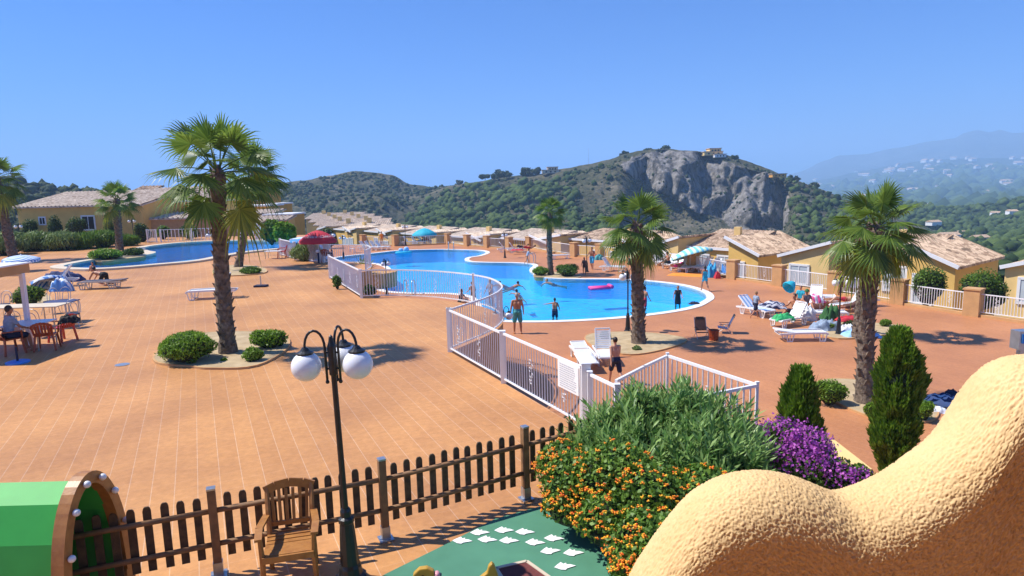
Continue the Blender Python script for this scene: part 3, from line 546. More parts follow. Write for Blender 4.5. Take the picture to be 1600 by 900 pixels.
def terrace_house(O, zt, label, full=True, s=1.0):
    r = empty('villa', (0, 0, 0), 0, label, 'house', 'tile roofed houses below the pool fence'); O = Vector((O[0], O[1], zt)); base = -3.35
    P = lambda u, n, z: O + U * u * s + NN * n * s + Vector((0, 0, z))
    rm_ = M['roof_pale'] if O[1] > 62 else M['roof']
    q_ = .6 if O[1] > 55 else 1.0
    wing(r, P(0, 0, 0), P(2.5, 0, -1.05 * q_), P(2.5, 7, -1.05 * q_), base, M['plaster_ochre'], rm_, 'R')
    X_ = 2.6 if O[1] > 55 else 0
    wing(r, P(-4.7 - X_, 1.3, -.95 * q_), P(0, 1.3, -.95 * q_), P(0, 6, .12), base, M['plaster_ochre'], rm_, 'F', over=0.2)
    wing(r, P(-8 - X_, 0, -1.15 * q_), P(-4.7 - X_, 0, -.15), P(-4.7 - X_, 6.5, -.15), base, M['plaster_pale'], rm_, 'R', over=0.2)
    window(r, P(0, 0, 0), P(2.5, 0, 0), zt - 2.6, 1.0, 1.7, 0.35, 'door', M['curtain'])
    window(r, P(-4.7, 1.3, 0), P(0, 1.3, 0), zt - 2.3, 1.3, 1.5, 0.3, 'window', M['curtain']); window(r, P(-4.7, 1.3, 0), P(0, 1.3, 0), zt - 2.3, 1.3, 1.5, 0.75, 'window', M['curtain'])
    window(r, P(-8 - X_, 0, 0), P(-4.7 - X_, 0, 0), zt - 2.4, 1.3, 1.3, 0.4, 'window', M['curtain']); window(r, P(2.5, 0, 0), P(2.5, 7, 0), zt - 2.6, .5, .8, 0.72, 'window', M['dark'])
    ch = MB(); cpos = P(-2.2, 4.5, 0.1); ch.box(cpos, (.5, .5, .8), 0.9); ch.build('chimney', M['plaster_pale'], r)
    return r
R2o = AT(1141, 374, 50)
terrace_house((23.4, 39.0), 2.5, 'ochre villa with mottled tile roof behind the shrubs and railing at right')
terrace_house((31.2, 28.8), 2.75, 'yellow house cut by the right edge of the photo')
terrace_house((16.4, 50.0), 2.2, 'yellow villa with brown tile roof right of the striped parasol')
for k, (z, lb) in enumerate([(1.8, 'tile roofed villa just behind the palm in the sandy bed'), (1.4, 'villa roof seen between the slim palm and the lamp by the walking man'), (1.15, 'villa roof seen behind the pillar left of the slim palm'), (1.0, 'villa roof behind the pool ladder on the far side'), (.9, 'villa roof behind the cyan parasol on the far side'), (.8, 'leftmost villa roof of the row beyond the pool fence')]):
    d = 11.6 * (k + 1) * (1 if k < 5 else 1.0); terrace_house((16.4 - U.x * d, 50.0 - U.y * d), z, lb)
# long yellow building behind the upper pool
def blk(par, x0, x1, yt, Y0, Y1, base, wm, rm=None, depth=6, rise=0.0, eave='F', over=0.25, trim=False, ribs=0.5):
    a = AT(x0, yt, Y0); b = AT(x1, yt, Y1); b.z = a.z; d = (b - a); d.z = 0; d.normalize(); n = Vector((-d.y, d.x, 0)); c = b + n * depth + Vector((0, 0, rise))
    if rm: wing(par, a, b, c, base, wm, rm, eave, over, trim, ribs)
    else:
        mb = MB(); mb.prism([(a.x, a.y), (b.x, b.y), (c.x, c.y), (a.x + n.x * depth, a.y + n.y * depth)], base, a.z); mb.build('wall', wm, par, fixn=True)
        mb = MB(); o = 0.15; e = [(a - d * o - n * o), (b + d * o - n * o), (c + d * o + n * o), (a + n * depth - d * o + n * o)]; mb.prism([(v.x, v.y) for v in e], a.z, a.z + 0.18); mb.build('parapet', M['white_trim'], par, fixn=True)
    return a, b, n
def arch(par, a, b, t, w, h, z0, m):
    d = (b - a); d.z = 0; L = d.length; d.normalize(); nrm = Vector((d.y, -d.x, 0)); c = a.lerp(b, t); pts = []
    for k in range(13):
        an = PI * k / 12; pts.append(Vector((c.x, c.y, 0)) + d * math.cos(an) * w / 2 + Vector((0, 0, z0 + h * 0.45 + math.sin(an) * h * 0.55)) + nrm * 0.04)
    pts += [Vector((c.x, c.y, z0)) - d * w / 2 + nrm * .04, Vector((c.x, c.y, z0)) + d * w / 2 + nrm * .04]; mb = MB(); mb.extr(pts, -nrm * 0.03); mb.build('arched_opening', m, par, fixn=True)  # flat plate set proud of the wall, drawn as a recess
ub = empty('long_building', label='long yellow building with ribbed tile roof behind the hedge at left', cat='building')
a, b, n = blk(ub, 26, 222, 323, 74, 71, UP - 1.5, M['plaster_ochre'], M['roof_pale'], 7, 1.45, over=0.3)
window(ub, a, b, a.z - 1.9, 1.6, 1.5, 0.57, 'window', M['dark']); window(ub, a, b, a.z - 1.6, 0.8, 0.8, 0.2, 'window', M['dark'])
ac = empty('arcaded_building', label='stepped yellow building with wide arched openings behind the upper pool', cat='building')
a, b, n = blk(ac, 212, 330, 318, 76, 76, UP - 2, M['plaster_ochre'], None, 8)
for t in (0.3, 0.66, 0.93): arch(ac, a, b, t, 2.6, 1.7, a.z - 2.1, M['plaster_orange'])  # deeper orange plates paint the shade inside the arches
a, b, n = blk(ac, 208, 352, 342, 72, 72, UP - 2, M['plaster_tan'], M['roof_pale'], 4, 0.5)
blk(ac, 204, 252, 312, 84, 84, UP, M['plaster_orange'], M['roof_pale'], 7, 1.4)
blk(ac, 258, 330, 313, 82, 82, UP, M['plaster_orange'], M['roof_pale'], 7, 1.6)
blk(ac, 196, 225, 305, 92, 92, UP, M['plaster_orange'], M['roof'], 5, 1.2, trim=False)
st = empty('stepped_apartments', label='terraced orange apartments stepping down behind the tall double palm', cat='building')
for x0, x1, yt, Y, dp in ((330, 412, 300, 96, 7), (352, 418, 324, 88, 6), (418, 434, 320, 92, 6), (330, 428, 335, 84, 4), (412, 456, 337, 82, 5), (330, 400, 345, 80, 3), (360, 448, 345, 79, 3), (330, 402, 353, 76, 3)):
    a, b, n = blk(st, x0, x1, yt, Y, Y, UP - 2.5, M['plaster_ochre'] if dp < 5 else M['plaster_orange'], M['roof_pale'] if dp in (4, 3) else None, dp, 0.35)
    if dp > 5: arch(st, a, b, 0.5, 3.0, 1.6, a.z - 1.9, M['plaster_orange'])
    window(st, a, b, a.z - 0.9, 1.0, 0.9, 0.8, 'window', M['dark'])
ap = empty('apartment_cluster', label='cluster of stepped pale tile roofs below the hill, behind the red parasol', cat='building')
for k, (x0, x1, yt, Y, rs) in enumerate(((478, 560, 342, 190, 1.2), (484, 574, 347, 178, 1.4), (492, 585, 352, 168, 1.5), (498, 600, 357, 158, 1.6), (515, 597, 366, 140, 2.1))):
    a, b, n = blk(ap, x0, x1, yt, Y, Y, -25, M['plaster_ochre'] if k == 4 else M['plaster_pale'], M['roof_pale'], 9, rs, over=0.4)
    for t in (0.2, 0.62): 
        cm_ = MB(); p = a.lerp(b, float(t)) + n * 8 + Vector((0, 0, rs)); cm_.box(p + Vector((0, 0, .3)), (0.9, 0.8, 1.0)); cm_.build('chimney', M['plaster_pale'], ap)
a, b, n = blk(ap, 583, 604, 357, 150, 150, -25, M['plaster_pale'], M['roof_pale'], 8, 0.9)
# villas on the skyline of the rocky hill
def hilltop(px, py, R, w, h, col, label, tiers=2):
    r = empty('hilltop_villa', label=label, cat='house'); c = at_R(px, py, R); d = Vector((1, 0, 0))
    for k in range(tiers):
        mb = MB(); mb.box((c.x + (k * w * .12), c.y + k, c.z + h * (.5 + k * .9)), (w * (1 - .38 * k), w * .7, h)); mb.build('wall', col, r)
        mb = MB(); mb.box((c.x + (k * w * .12), c.y + k, c.z + h * (1 + k * .9) + .2), (w * (1 - .38 * k) + .8, w * .7 + .8, .4)); mb.build('roof', M['roof'], r)
        for j in (-1, 0, 1):
            mb = MB(); mb.box((c.x + k * w * .12 + j * w * .26 * (1 - .38 * k), c.y + k - w * .35 - .02, c.z + h * (.5 + k * .9)), (w * .1, .12, h * .45)); mb.build('window', M['dark'], r)
hilltop(1112, 243, 500, 13, 2.4, M['plaster_pale'], 'white villa on the very top of the rocky hill', 2)
hilltop(1124, 246, 495, 8, 2.0, M['white_trim'], 'low white annex right of the white villa on the hilltop', 1)
hilltop(860, 271, 520, 13, 2.4, M['coping2'], 'grey stone villa on the skyline left of the mast', 2)
hilltop(1215, 277, 470, 9, 2.0, M['plaster_orange'], 'small orange roofed house on the right shoulder of the rocky hill', 1)
mk = MB(); c = at_R(920, 258, 600); mk.tube([c - Vector((0, 0, 2)), c + Vector((0, 0, 15))], [.16, .06], 6); tag(mk.build('radio_mast', M['steel']), 'thin radio mast on the skyline of the hill', 'mast')
# ------------------------------------------------------------------ vegetation builders
def leafcloud(name, blobs, n, size, m, parent=None, aspect=0.5, shell=0.25, low=-0.35, up=0.3, core=None, corescale=0.8, jag=0.0):
    B = np.array([[*b[0], *b[1]] for b in blobs], float); w = (B[:, 3] * B[:, 4] + B[:, 4] * B[:, 5] + B[:, 3] * B[:, 5]); w /= w.sum(); k = rng.choice(len(B), n, p=w)
    d = rng.normal(size=(n, 3)); d /= np.linalg.norm(d, axis=1)[:, None]; d[:, 2] = np.where(d[:, 2] < low, -d[:, 2], d[:, 2])
    r = 1 - np.abs(rng.normal(size=n)) * shell + np.abs(rng.normal(size=n)) * jag; c = B[k, :3] + d * B[k, 3:] * r[:, None]
    nrm = d + rng.normal(size=(n, 3)) * 0.7; nrm /= np.linalg.norm(nrm, axis=1)[:, None]; a = rng.normal(size=(n, 3)) + np.array([0, 0, up * 3]) + d * 0.8; a -= nrm * (a * nrm).sum(1)[:, None]; a /= np.linalg.norm(a, axis=1)[:, None]; b = np.cross(nrm, a)
    s = size * rng.uniform(0.6, 1.3, (n, 1)); V = np.stack([c - a * s * .5, c + b * s * aspect * .5, c + a * s * .5 + nrm * s * .1, c - b * s * aspect * .5], 1).reshape(-1, 3); F = np.arange(n * 4).reshape(-1, 4)
    o = npmesh(name, V, F, m, parent)
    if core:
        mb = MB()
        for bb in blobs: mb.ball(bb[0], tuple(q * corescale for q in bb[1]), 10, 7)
        v = [Vector(p) + Vector((random.uniform(-1, 1), random.uniform(-1, 1), random.uniform(-1, 1))) * size * 0.3 for p in mb.v]; mb.v = [tuple(p) for p in v]; mb.build('branches', M['twig'], parent)  # dark solid balls added inside the leaves to block light
    return o
def bush(px, py, z, w, h, label, m='leaf_mid', n=2500, size=0.09, group=None, lobes=5, depth=None, name='shrub', cat='shrub', aspect=.5, up=.3, shell=.25, jag=.05):
    g_ = G(px, py, z); D = g_.y; sc = D / FPX * 1.0; wm = w * sc; hm = h * sc; r = empty(name, g_, 0, label, cat, group); dm = depth or wm * 0.8; bl = [((0, 0, hm * .42), (wm * .42, dm * .42, hm * .55))]
    for i in range(lobes):
        a = 2 * PI * i / lobes + random.random(); q = random.uniform(.2, .3); bl.append(((math.cos(a) * wm * .26, math.sin(a) * dm * .26, hm * random.uniform(.3, .62)), (wm * q, dm * q, hm * random.uniform(.28, .38))))
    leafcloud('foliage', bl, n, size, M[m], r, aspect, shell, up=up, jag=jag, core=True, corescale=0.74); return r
def trunk_mesh(par, base, top, r0, r1, seed, stubs=90):
    rd = random.Random(seed); base = Vector(base); top = Vector(top); L = (top - base).length; mb = MB(); N = 30; pts = []; rs = []
    bend = Vector((rd.uniform(-.1, .1), rd.uniform(-.1, .1), 0))
    for i in range(N + 1):
        t = i / N; p = base.lerp(top, t) + bend * math.sin(t * PI); pts.append(p); rs.append((r0 + (r1 - r0) * t) * (1 + rd.uniform(-.07, .07)) * (1.28 - .28 * min(1, t * 9)))
    mb.tube(pts, rs, 14)
    for i in range(stubs):
        t = (i + rd.random()) / stubs; p = base.lerp(top, t) + bend * math.sin(t * PI); a = i * 2.4 + rd.uniform(-.3, .3); rr = (r0 + (r1 - r0) * t); d = Vector((math.cos(a), math.sin(a), 0)); s = Vector((-d.y, d.x, 0)); w = rr * rd.uniform(.3, .5); q = p + d * rr * .85; hh = rd.uniform(.12, .22) * (r0 / .2)
        tip = q + d * rr * rd.uniform(.25, .6) + Vector((0, 0, hh)); mb.add([q - s * w, q + s * w, q + Vector((0, 0, hh * .7)) + s * w * .6 - d * .02, q + Vector((0, 0, hh * .7)) - s * w * .6 - d * .02, tip - s * w * .3, tip + s * w * .3], [(0, 1, 5, 4), (1, 2, 5), (2, 3, 4, 5), (3, 0, 4)])
    return mb.build('trunk', M['bark'], par)
def fan(mb, c, az, el, pl, R, droop, rd, n=26, spread=118):
    d = Vector((math.cos(el) * math.cos(az), math.cos(el) * math.sin(az), math.sin(el))); pts = [Vector(c)]; dd = d.copy()
    for i in range(5): pts.append(pts[-1] + dd * pl / 5); dd = (dd + Vector((0, 0, -.055 * droop))).normalized()
    mb.tube(pts, [.022, .02, .018, .015, .012, .01], 4, caps=False); p = pts[-1]; t = dd; s = t.cross(Vector((0, 0, 1)))
    s = s.normalized() if s.length > .05 else Vector((math.sin(az), -math.cos(az), 0)); tw = rd.uniform(-.5, .5); nr = s.cross(t).normalized(); s, nr = s * math.cos(tw) + nr * math.sin(tw), nr * math.cos(tw) - s * math.sin(tw); b0 = len(mb.v)
    for k in range(n):
        ph = R_(-spread + 2 * spread * k / (n - 1)); L = R * (0.72 + .28 * math.cos(ph * .8)) * rd.uniform(.9, 1.06); u = t * math.cos(ph) + s * math.sin(ph); v = (s * math.cos(ph) - t * math.sin(ph)); w = L * .5 * R_(2 * spread / (n - 1)) * .56
        cup = nr * (-.10 * L * abs(math.sin(ph))) ; g1 = Vector((0, 0, -droop * L * .05)); g2 = Vector((0, 0, -droop * L * rd.uniform(.18, .34))); m0 = p + u * L * .44 + cup + g1; q = p + u * L * .76 + cup * 1.4 + g2 * .4; tp = p + u * L * .97 + cup * 1.5 + g2
        mb.add([p, m0 - v * w, m0 + v * w, q - v * w * .42, q + v * w * .42, tp, m0 + nr * w * .5], [(0, 6, 1), (0, 2, 6), (1, 6, 4, 3), (6, 2, 4), (3, 4, 5)])
def palm(base, h, label, seed, rtr=0.23, R=0.95, n=34, pl=0.95, lean=(0, 0), dry=5, low=-50, group='fan palms around the pools', name='fan_palm'):
    rd = random.Random(seed); r = empty(name, base, 0, label, 'palm tree', group); top = Vector((lean[0], lean[1], h)); trunk_mesh(r, (0, 0, -.05), top, rtr, rtr * .8, seed, int(26 * h))
    lf = MB(); dr = MB()
    for i in range(n):
        t = i / (n - 1); az = i * 2.39996 + rd.uniform(-.25, .25); el = R_(82 + (low - 82) * t ** .85 + rd.uniform(-7, 7)); f = lf if i < n - dry else dr
        fan(f, top + Vector((math.cos(az) * .08, math.sin(az) * .08, -.1 + .25 * (1 - t))), az, el, pl * rd.uniform(.85, 1.1) * (.75 + .35 * t), R * rd.uniform(.85, 1.08), .7 + 1.1 * t + (1.2 if f is dr else 0), rd)
    lf.build('crown', M['palm_leaf'], r); dr.build('dry_fronds', M['palm_dry'], r)
    hb_ = MB(); hb_.lathe([(rtr * .75, -.5), (rtr * .95, -.3), (rtr * .9, -.05), (rtr * .3, .2)], 12, tuple(top)); hb_.build('crown_shaft', M['bark'], r)
    return r
def gl(px, py, z): return G(px, py, z)
b = G(357, 553, UP); palm(b, 4.75, 'tallest fan palm with thick shaggy trunk between two green bushes at left', 3, .205, .84, 27, 1.0, (.14, 0), 3, low=-38)
b = G(372, 418, UP); palm(b, 5.2, 'slimmer fan palm just behind the tallest palm, rooted in a small bed', 5, .2, 1.25, 26, 1.15, (1.3, 0), 1, low=-40)
b = G(22, 408, UP); palm(b, 5.6, 'fan palm at the left edge behind the brown awning', 8, .3, 1.1, 28, 1.2, (-.5, 0), 4)
b = G(187, 391, UP); palm(b, 3.9, 'small fan palm on the bushy islet of the upper pool', 11, .27, 1.0, 26, 1.0, (.2, 0), 3, low=-35)
b = G(861, 430, 0); palm(b, 4.55, 'slim fan palm between two round bushes on the pool peninsula', 14, .2, .72, 30, .75, (0, 0), 2, low=-40)
b = G(998, 537, 0); palm(b, 4.75, 'fan palm in the round sandy bed beside the shallow end of the pool', 17, .26, .92, 26, .95, (-.1, 0), 3, low=-55)
b = G(1351, 630, 0); palm(b, 5.0, 'large fan palm with patchy trunk behind the tall conifer at right', 21, .235, .84, 28, .82, (.05, 0), 5)
b = G(1338, 528, 0); palm(b, 4.6, 'palm just behind the large right hand palm, its trunk showing at the left edge', 24, .2, .8, 22, .8, (.35, 0), 3)
# skyline pines and trees
def smalltree(p, r, h, label, m='pines_leaf', group=None, name='pine_tree', trunk=True, n=500, cat='tree'):
    e = empty(name, p, 0, label, cat, group); bl = [((random.uniform(-.75, .75) * r, random.uniform(-.4, .4) * r, r * random.uniform(.1, .75)), (r * random.uniform(.4, .7), r * random.uniform(.5, .7), r * random.uniform(.35, .55))) for _ in range(8)]
    leafcloud('crown', bl, n, r * .28, M[m], e, .6, core=True)
    if trunk:
        mb = MB(); mb.tube([(0, 0, -.5), (0, 0, r * .5)], [r * .07, r * .05], 6); mb.build('trunk', M['wood_trunk'], e)
    return e
M['pines_leaf'] = leaf('pine_needles', (0.015, 0.035, 0.010), (0.05, 0.085, 0.022), .1)
for k, (px, py, R, rr, h, lb) in enumerate([(718, 286, 540, 3, 5, 'small lone round tree on the skyline left of the pine group'), (758, 283, 530, 4, 6, 'leftmost pine of the skyline group'), (779, 280, 530, 5.2, 9, 'biggest round pine of the skyline group'), (792, 279, 530, 4, 6, 'pine just right of the biggest skyline pine'), (824, 275, 530, 5, 8, 'broad pine right of the gap on the skyline'), (838, 275, 530, 4, 6, 'small pine next to the grey stone villa'), (976, 245, 515, 3.4, 5, 'bush on the skyline where the rocky hill steepens'), (1012, 241, 510, 3.5, 5, 'left tree beside the path on the hilltop'), (1037, 240, 508, 4.5, 5.5, 'round tree on the hilltop left of the white villa'), (1147, 249, 500, 3, 4, 'shrubby tree right of the white villa'), (1240, 283, 490, 3.5, 5, 'tree on the right shoulder near the orange roofed house'), (1272, 294, 490, 4, 6, 'last tree where the rocky hill meets the plain')]):
    p = at_R(px, lerp(HB.sil, px), R); p.z -= .8; smalltree(p, rr, h, lb, group='trees on the skyline of the rocky hill')
# far houses on the plain and in the woods
hp = empty('far_house', (0, 0, 0), 0, 'tiny white house scattered over the hazy plain at right', 'house', 'far white houses on the plain')
mb = MB(); mb.box((0, 0, 4), (17, 12, 8)); mb.build('wall', M['white_trim'], hp)
mb = MB(); mb.add([(-9, -6.5, 8), (9, -6.5, 8), (9, 6.5, 8), (-9, 6.5, 8), (-9, 0, 12), (9, 0, 12)], [(0, 1, 5, 4), (2, 3, 4, 5), (0, 4, 3), (1, 2, 5), (3, 2, 1, 0)]); mb.build('roof', M['roof'], hp); first = True
for i in range(280):
    while True:
        px = random.uniform(1270, 1640); t = random.uniform(0.02, 0.97); 
        if random.random() < 0.2 + 0.8 * max(0, NZ.noise((px * .012, t * 5, 9)) + .45): break
    p, _ = HP.pt(px, t); o = hp if first else dup(hp); first = False; o.location = p + Vector((0, 0, 12)); o.rotation_euler = (0, 0, random.uniform(0, 3)); q = random.uniform(.8, 1.9) * (0.7 + .6 * t); o.scale = (q, q, q * .8)
mid = [('pale house with red roof among the trees above the right roofs', 1335 + 15, 352, .45), ('long white house among the trees at far right', 1375, 345, .5), ('white house half hidden by pines', 1395, 338, .55), ('cream house beside the long white one', 1425, 333, .6), ('white villa in the green woodland', 1458, 331, .66), ('small red roofed house in the green woodland', 1480, 345, .4), ('villa near the right edge above the woods', 1555, 323, .85), ('pale villa on the far right wooded slope', 1580, 330, .75), ('white block on the wooded slope under the plain', 1500, 336, .6), ('little house at the edge of the woodland', 1530, 350, .45)]
for lb, px, py, t in mid:
    p, _ = HC.pt(px, t); o = dup(hp, p + Vector((0, 0, 3.0)), random.uniform(-.4, .4), label=lb, group='houses among the green trees at right', scale=(.5 * random.uniform(.7, 1.2), .45, .32))
# ------------------------------------------------------------------ bushes near the pools
bush(293, 566, UP, 96, 50, 'big rounded bright green bush left of the tallest palm', 'leaf_bright', 9000, .075, lobes=7)
bush(422, 545, UP, 56, 32, 'loose green bush right of the tallest palm', 'leaf_bright', 3500, .075)
bush(396, 566, UP, 34, 26, 'small low bush in front of the loose bush by the tallest palm', 'leaf_bright', 1500, .07)
bush(299, 570, UP, 16, 10, 'tiny green tuft at the front of the palm bed', 'leaf_bright', 400, .05); bush(350, 566, UP, 12, 8, 'tiny sprig beside the trunk of the tallest palm', 'leaf_bright', 300, .05)
bush(392, 428, UP, 36, 12, 'low bush right of the slimmer palm', 'leaf_mid', 1500, .12); bush(345, 430, UP, 24, 14, 'yellow green bush left of the slimmer palm', 'leaf_bright', 1200, .12)
bush(165, 406, UP, 56, 18, 'long clipped green bush on the islet of the upper pool', 'leaf_bright', 3500, .16); bush(208, 401, UP, 36, 14, 'darker clipped bush at the right of the islet', 'leaf_dark', 1500, .16)
bush(845, 431, 0, 26, 15, 'yellow green round bush left of the slim palm', 'leaf_bright', 1500, .12); bush(886, 432, 0, 38, 20, 'round green bush right of the slim palm', 'leaf_mid', 2500, .12)
bush(946, 531, 0, 20, 15, 'small spiky bush at the back of the sandy bed', 'leaf_bright', 700, .09); bush(995, 548, 0, 16, 8, 'tuft of grass at the front of the sandy bed', 'leaf_reed', 400, .08)
bush(1296, 633, 0, 52, 44, 'round bright green bush left of the large right hand palm', 'leaf_bright', 4000, .07); bush(1441, 658, 0, 34, 36, 'round green bush right of the tall conifer', 'leaf_bright', 3000, .07); bush(1362, 655, 0, 26, 30, 'small round bush just left of the tall conifer', 'leaf_bright', 1800, .07)
bush(1296, 517, 0, 26, 16, 'low bush left of the lamp behind the loungers', 'leaf_mid', 1200, .08); bush(1328, 515, 0, 24, 16, 'low dark bush right of the lamp behind the loungers', 'leaf_dark', 1200, .08); bush(1383, 511, 0, 20, 13, 'tiny round bush in front of the palm shadow at right', 'leaf_bright', 1200, .08)
bush(1436, 618, 0, 22, 30, 'dark bush peeping out behind the tall conifer', 'leaf_dark', 1500, .07)
bush(45, 478, UP, 50, 34, 'leafy shrub beside the long table under the awning', 'leaf_mid', 2500, .1)
b = AT(1448, 470, 37.5); bush(1448, 478, 0, 50, 66, 'leafy shrub behind the railing by the ochre gable', 'leaf_mid', 3000, .13); bush(1535, 486, -.5, 74, 70, 'big leafy shrub behind the last railing at right', 'leaf_mid', 4000, .13)
# clipped trees and hedge behind the upper pool
for k, (px, py, w, h, lb) in enumerate([(48, 372, 26, 30, 'round clipped tree behind the lamp at far left'), (88, 373, 24, 38, 'round clipped tree in front of the yellow wall, second from left'), (121, 374, 32, 36, 'widest clipped tree in front of the yellow wall'), (172, 372, 16, 40, 'narrow dark conifer against the yellow wall behind the islet palm'), (223, 378, 28, 30, 'round clipped tree right of the left lamp by the pool gate'), (256, 374, 22, 22, 'pale small bush below the arches'), (297, 374, 30, 24, 'wide clipped bush below the arches, nearest to the tall palms')]):
    bush(px, py, UP, w, h, lb, 'leaf_dark' if k not in (5,) else 'leaf_mid', 2200, .16, 'clipped round trees behind the upper pool', name='clipped_tree', cat='tree')
for k, (px, py, w, h, m_, lb) in enumerate([(12, 398, 50, 34, 'leaf_reed', 'grassy tuft with pale plumes at the left end of the hedge'), (60, 392, 44, 28, 'leaf_reed', 'tall ornamental grass in the hedge behind the left lamp'), (98, 391, 44, 26, 'leaf_reed', 'ornamental grass in the middle of the hedge'), (130, 389, 36, 22, 'leaf_mid', 'grassy clump right of the middle of the hedge'), (162, 386, 44, 24, 'leaf_mid', 'bushy green end of the hedge by the islet palm'), (200, 384, 24, 14, 'leaf_mid', 'low plant between the islet palm and the left lamp')]):
    bush(px, py, UP, w * 1.3, h, lb, m_, 4200, .62, 'hedge plants behind the upper pool', name='hedge_plant', cat='hedge', aspect=.13, up=1.6, jag=.12)
for k, (px, py, w, h, lb) in enumerate([(425, 382, 34, 38, 'broad palm-like bush left in the clump behind the upper pool'), (447, 383, 36, 36, 'bright feathery bush right in the clump behind the upper pool')]): bush(px, py, UP, w, h, lb, 'leaf_bright' if k else 'leaf_mid', 2500, .4)
bush(494, 386, 0, 18, 24, 'dark tree behind the red parasol', 'leaf_dark', 1500, .3); bush(515, 388, 0, 24, 32, 'dark round tree left of the ribbed roof', 'leaf_dark', 1500, .3)
bush(480, 407, UP, 46, 26, 'reeds and grass inside the white railing by the red parasol', 'leaf_reed', 3000, .5, aspect=.12, up=2.0, jag=.1)
bush(527, 452, UP, 14, 24, 'climbing plant on the white railing by the reed bed', 'leaf_mid', 700, .1); bush(578, 462, UP, 24, 18, 'low plant behind the railing beside the lamp globes', 'leaf_dark', 900, .1)
# agave-like young palm in the round brown planter
def spiky(p, R, n, label, name='young_palm', m='palm_leaf', el0=75):
    e = empty(name, p, 0, label, 'plant'); mb = MB()
    for i in range(n):
        az = i * 2.4; el = R_(el0 - 50 * i / n); d = Vector((math.cos(az) * math.cos(el), math.sin(az) * math.cos(el), math.sin(el))); s = Vector((-math.sin(az), math.cos(az), 0)); L = R * random.uniform(.8, 1.1); w = .035 * R + .02
        a = d * L * .5 + Vector((0, 0, .04)); b_ = d * L + Vector((0, 0, -L * .12)); mb.add([-s * w * .5, s * w * .5, a + s * w, a - s * w, b_], [(0, 1, 2, 3), (3, 2, 4)])
    mb.build('leaves', M[m], e); return e
pp = G(570, 427, .9); 
mb = MB(); mb.lathe([(1.5, 0), (1.55, 1.0), (1.42, 1.0), (1.4, .85), (.02, .85)], 24, (pp.x + .6, pp.y, 0)); tag(mb.build('round_planter', M['plaster_tan']), 'round brown planter wall beside the lookout railing', 'planter')
spiky(Vector((pp.x, pp.y, .85)), 1.5, 40, 'spiky young palm in the round brown planter')
# conifers
def conifer(base, h, w, label, n, seed, m='leaf_cypress'):
    e = empty('conifer', base, 0, label, 'conifer', 'columnar conifers by the wavy wall'); V = []; F = []
    def rad(t, a): return w * .5 * min(1, (t + .12) * 3.2) * (1 - max(0, (t - .66) / .38) ** 1.7) * (1 + .5 * NZ.noise((math.cos(a) * 1.3, math.sin(a) * 1.3, t * 5 + seed)) + .35 * NZ.noise((math.cos(a) * 3, math.sin(a) * 3, t * 13 + seed)))
    for i in range(n):
        t = random.random() ** 1.15 * .98; a = random.uniform(0, 2 * PI); d = Vector((math.cos(a), math.sin(a), 0)); r = rad(t, a) * (1 - abs(random.gauss(0, .13))); p = d * r + Vector((0, 0, t * h)); ax = (d * random.uniform(.15, .75) + Vector((random.uniform(-.3, .3), random.uniform(-.3, .3), 1))).normalized(); sd = ax.cross(Vector(rng.normal(size=3))).normalized(); L = random.uniform(.06, .19); wd = .012 + L * .06
        V += [p, p + ax * L * .5 + sd * wd, p + ax * L, p + ax * L * .5 - sd * wd]; F.append((4 * i, 4 * i + 1, 4 * i + 2, 4 * i + 3))
    npmesh('foliage', [tuple(v) for v in V], F, M[m], e); mb = MB(); pr = [(max(.003, rad(k / 20, 0) * .66), h * k / 20 * .97) for k in range(21)]; mb.lathe(pr, 12); mb.build('branches', M['twig'], e); mb = MB(); mb.tube([(0, 0, -.5), (0, 0, .3)], [w * .1, w * .08], 6); mb.build('trunk', M['wood_trunk'], e); return e  # dark lathed core added to block light inside the conifer
b = AT(1394, 735, 13.2); conifer(Vector((b.x, b.y, 0.1)), 3.25, .76, 'tall dark green columnar conifer in front of the right hand palm', 34000, 1)
b = AT(1247, 700, 11.6); conifer(Vector((b.x, b.y, 0.45)), 2.6, .6, 'shorter feathery conifer above the purple bougainvillea', 17000, 2)
bt = MB()
for i in range(26):
    a = random.uniform(0, 6.28); t0 = random.uniform(1.2, 2.0); p0 = Vector((b.x, b.y, .55)) + Vector((math.cos(a) * .2, math.sin(a) * .2, t0)); bt.tube([p0, p0 + Vector((math.cos(a) * .14, math.sin(a) * .14, .5))], [.008, .002], 4)
bt.build('dry_twigs', M['stem'], bpy.data.objects['conifer.001'])
for o_ in (bpy.data.objects['dry_twigs'],): o_.location = -Vector((b.x, b.y, .55))
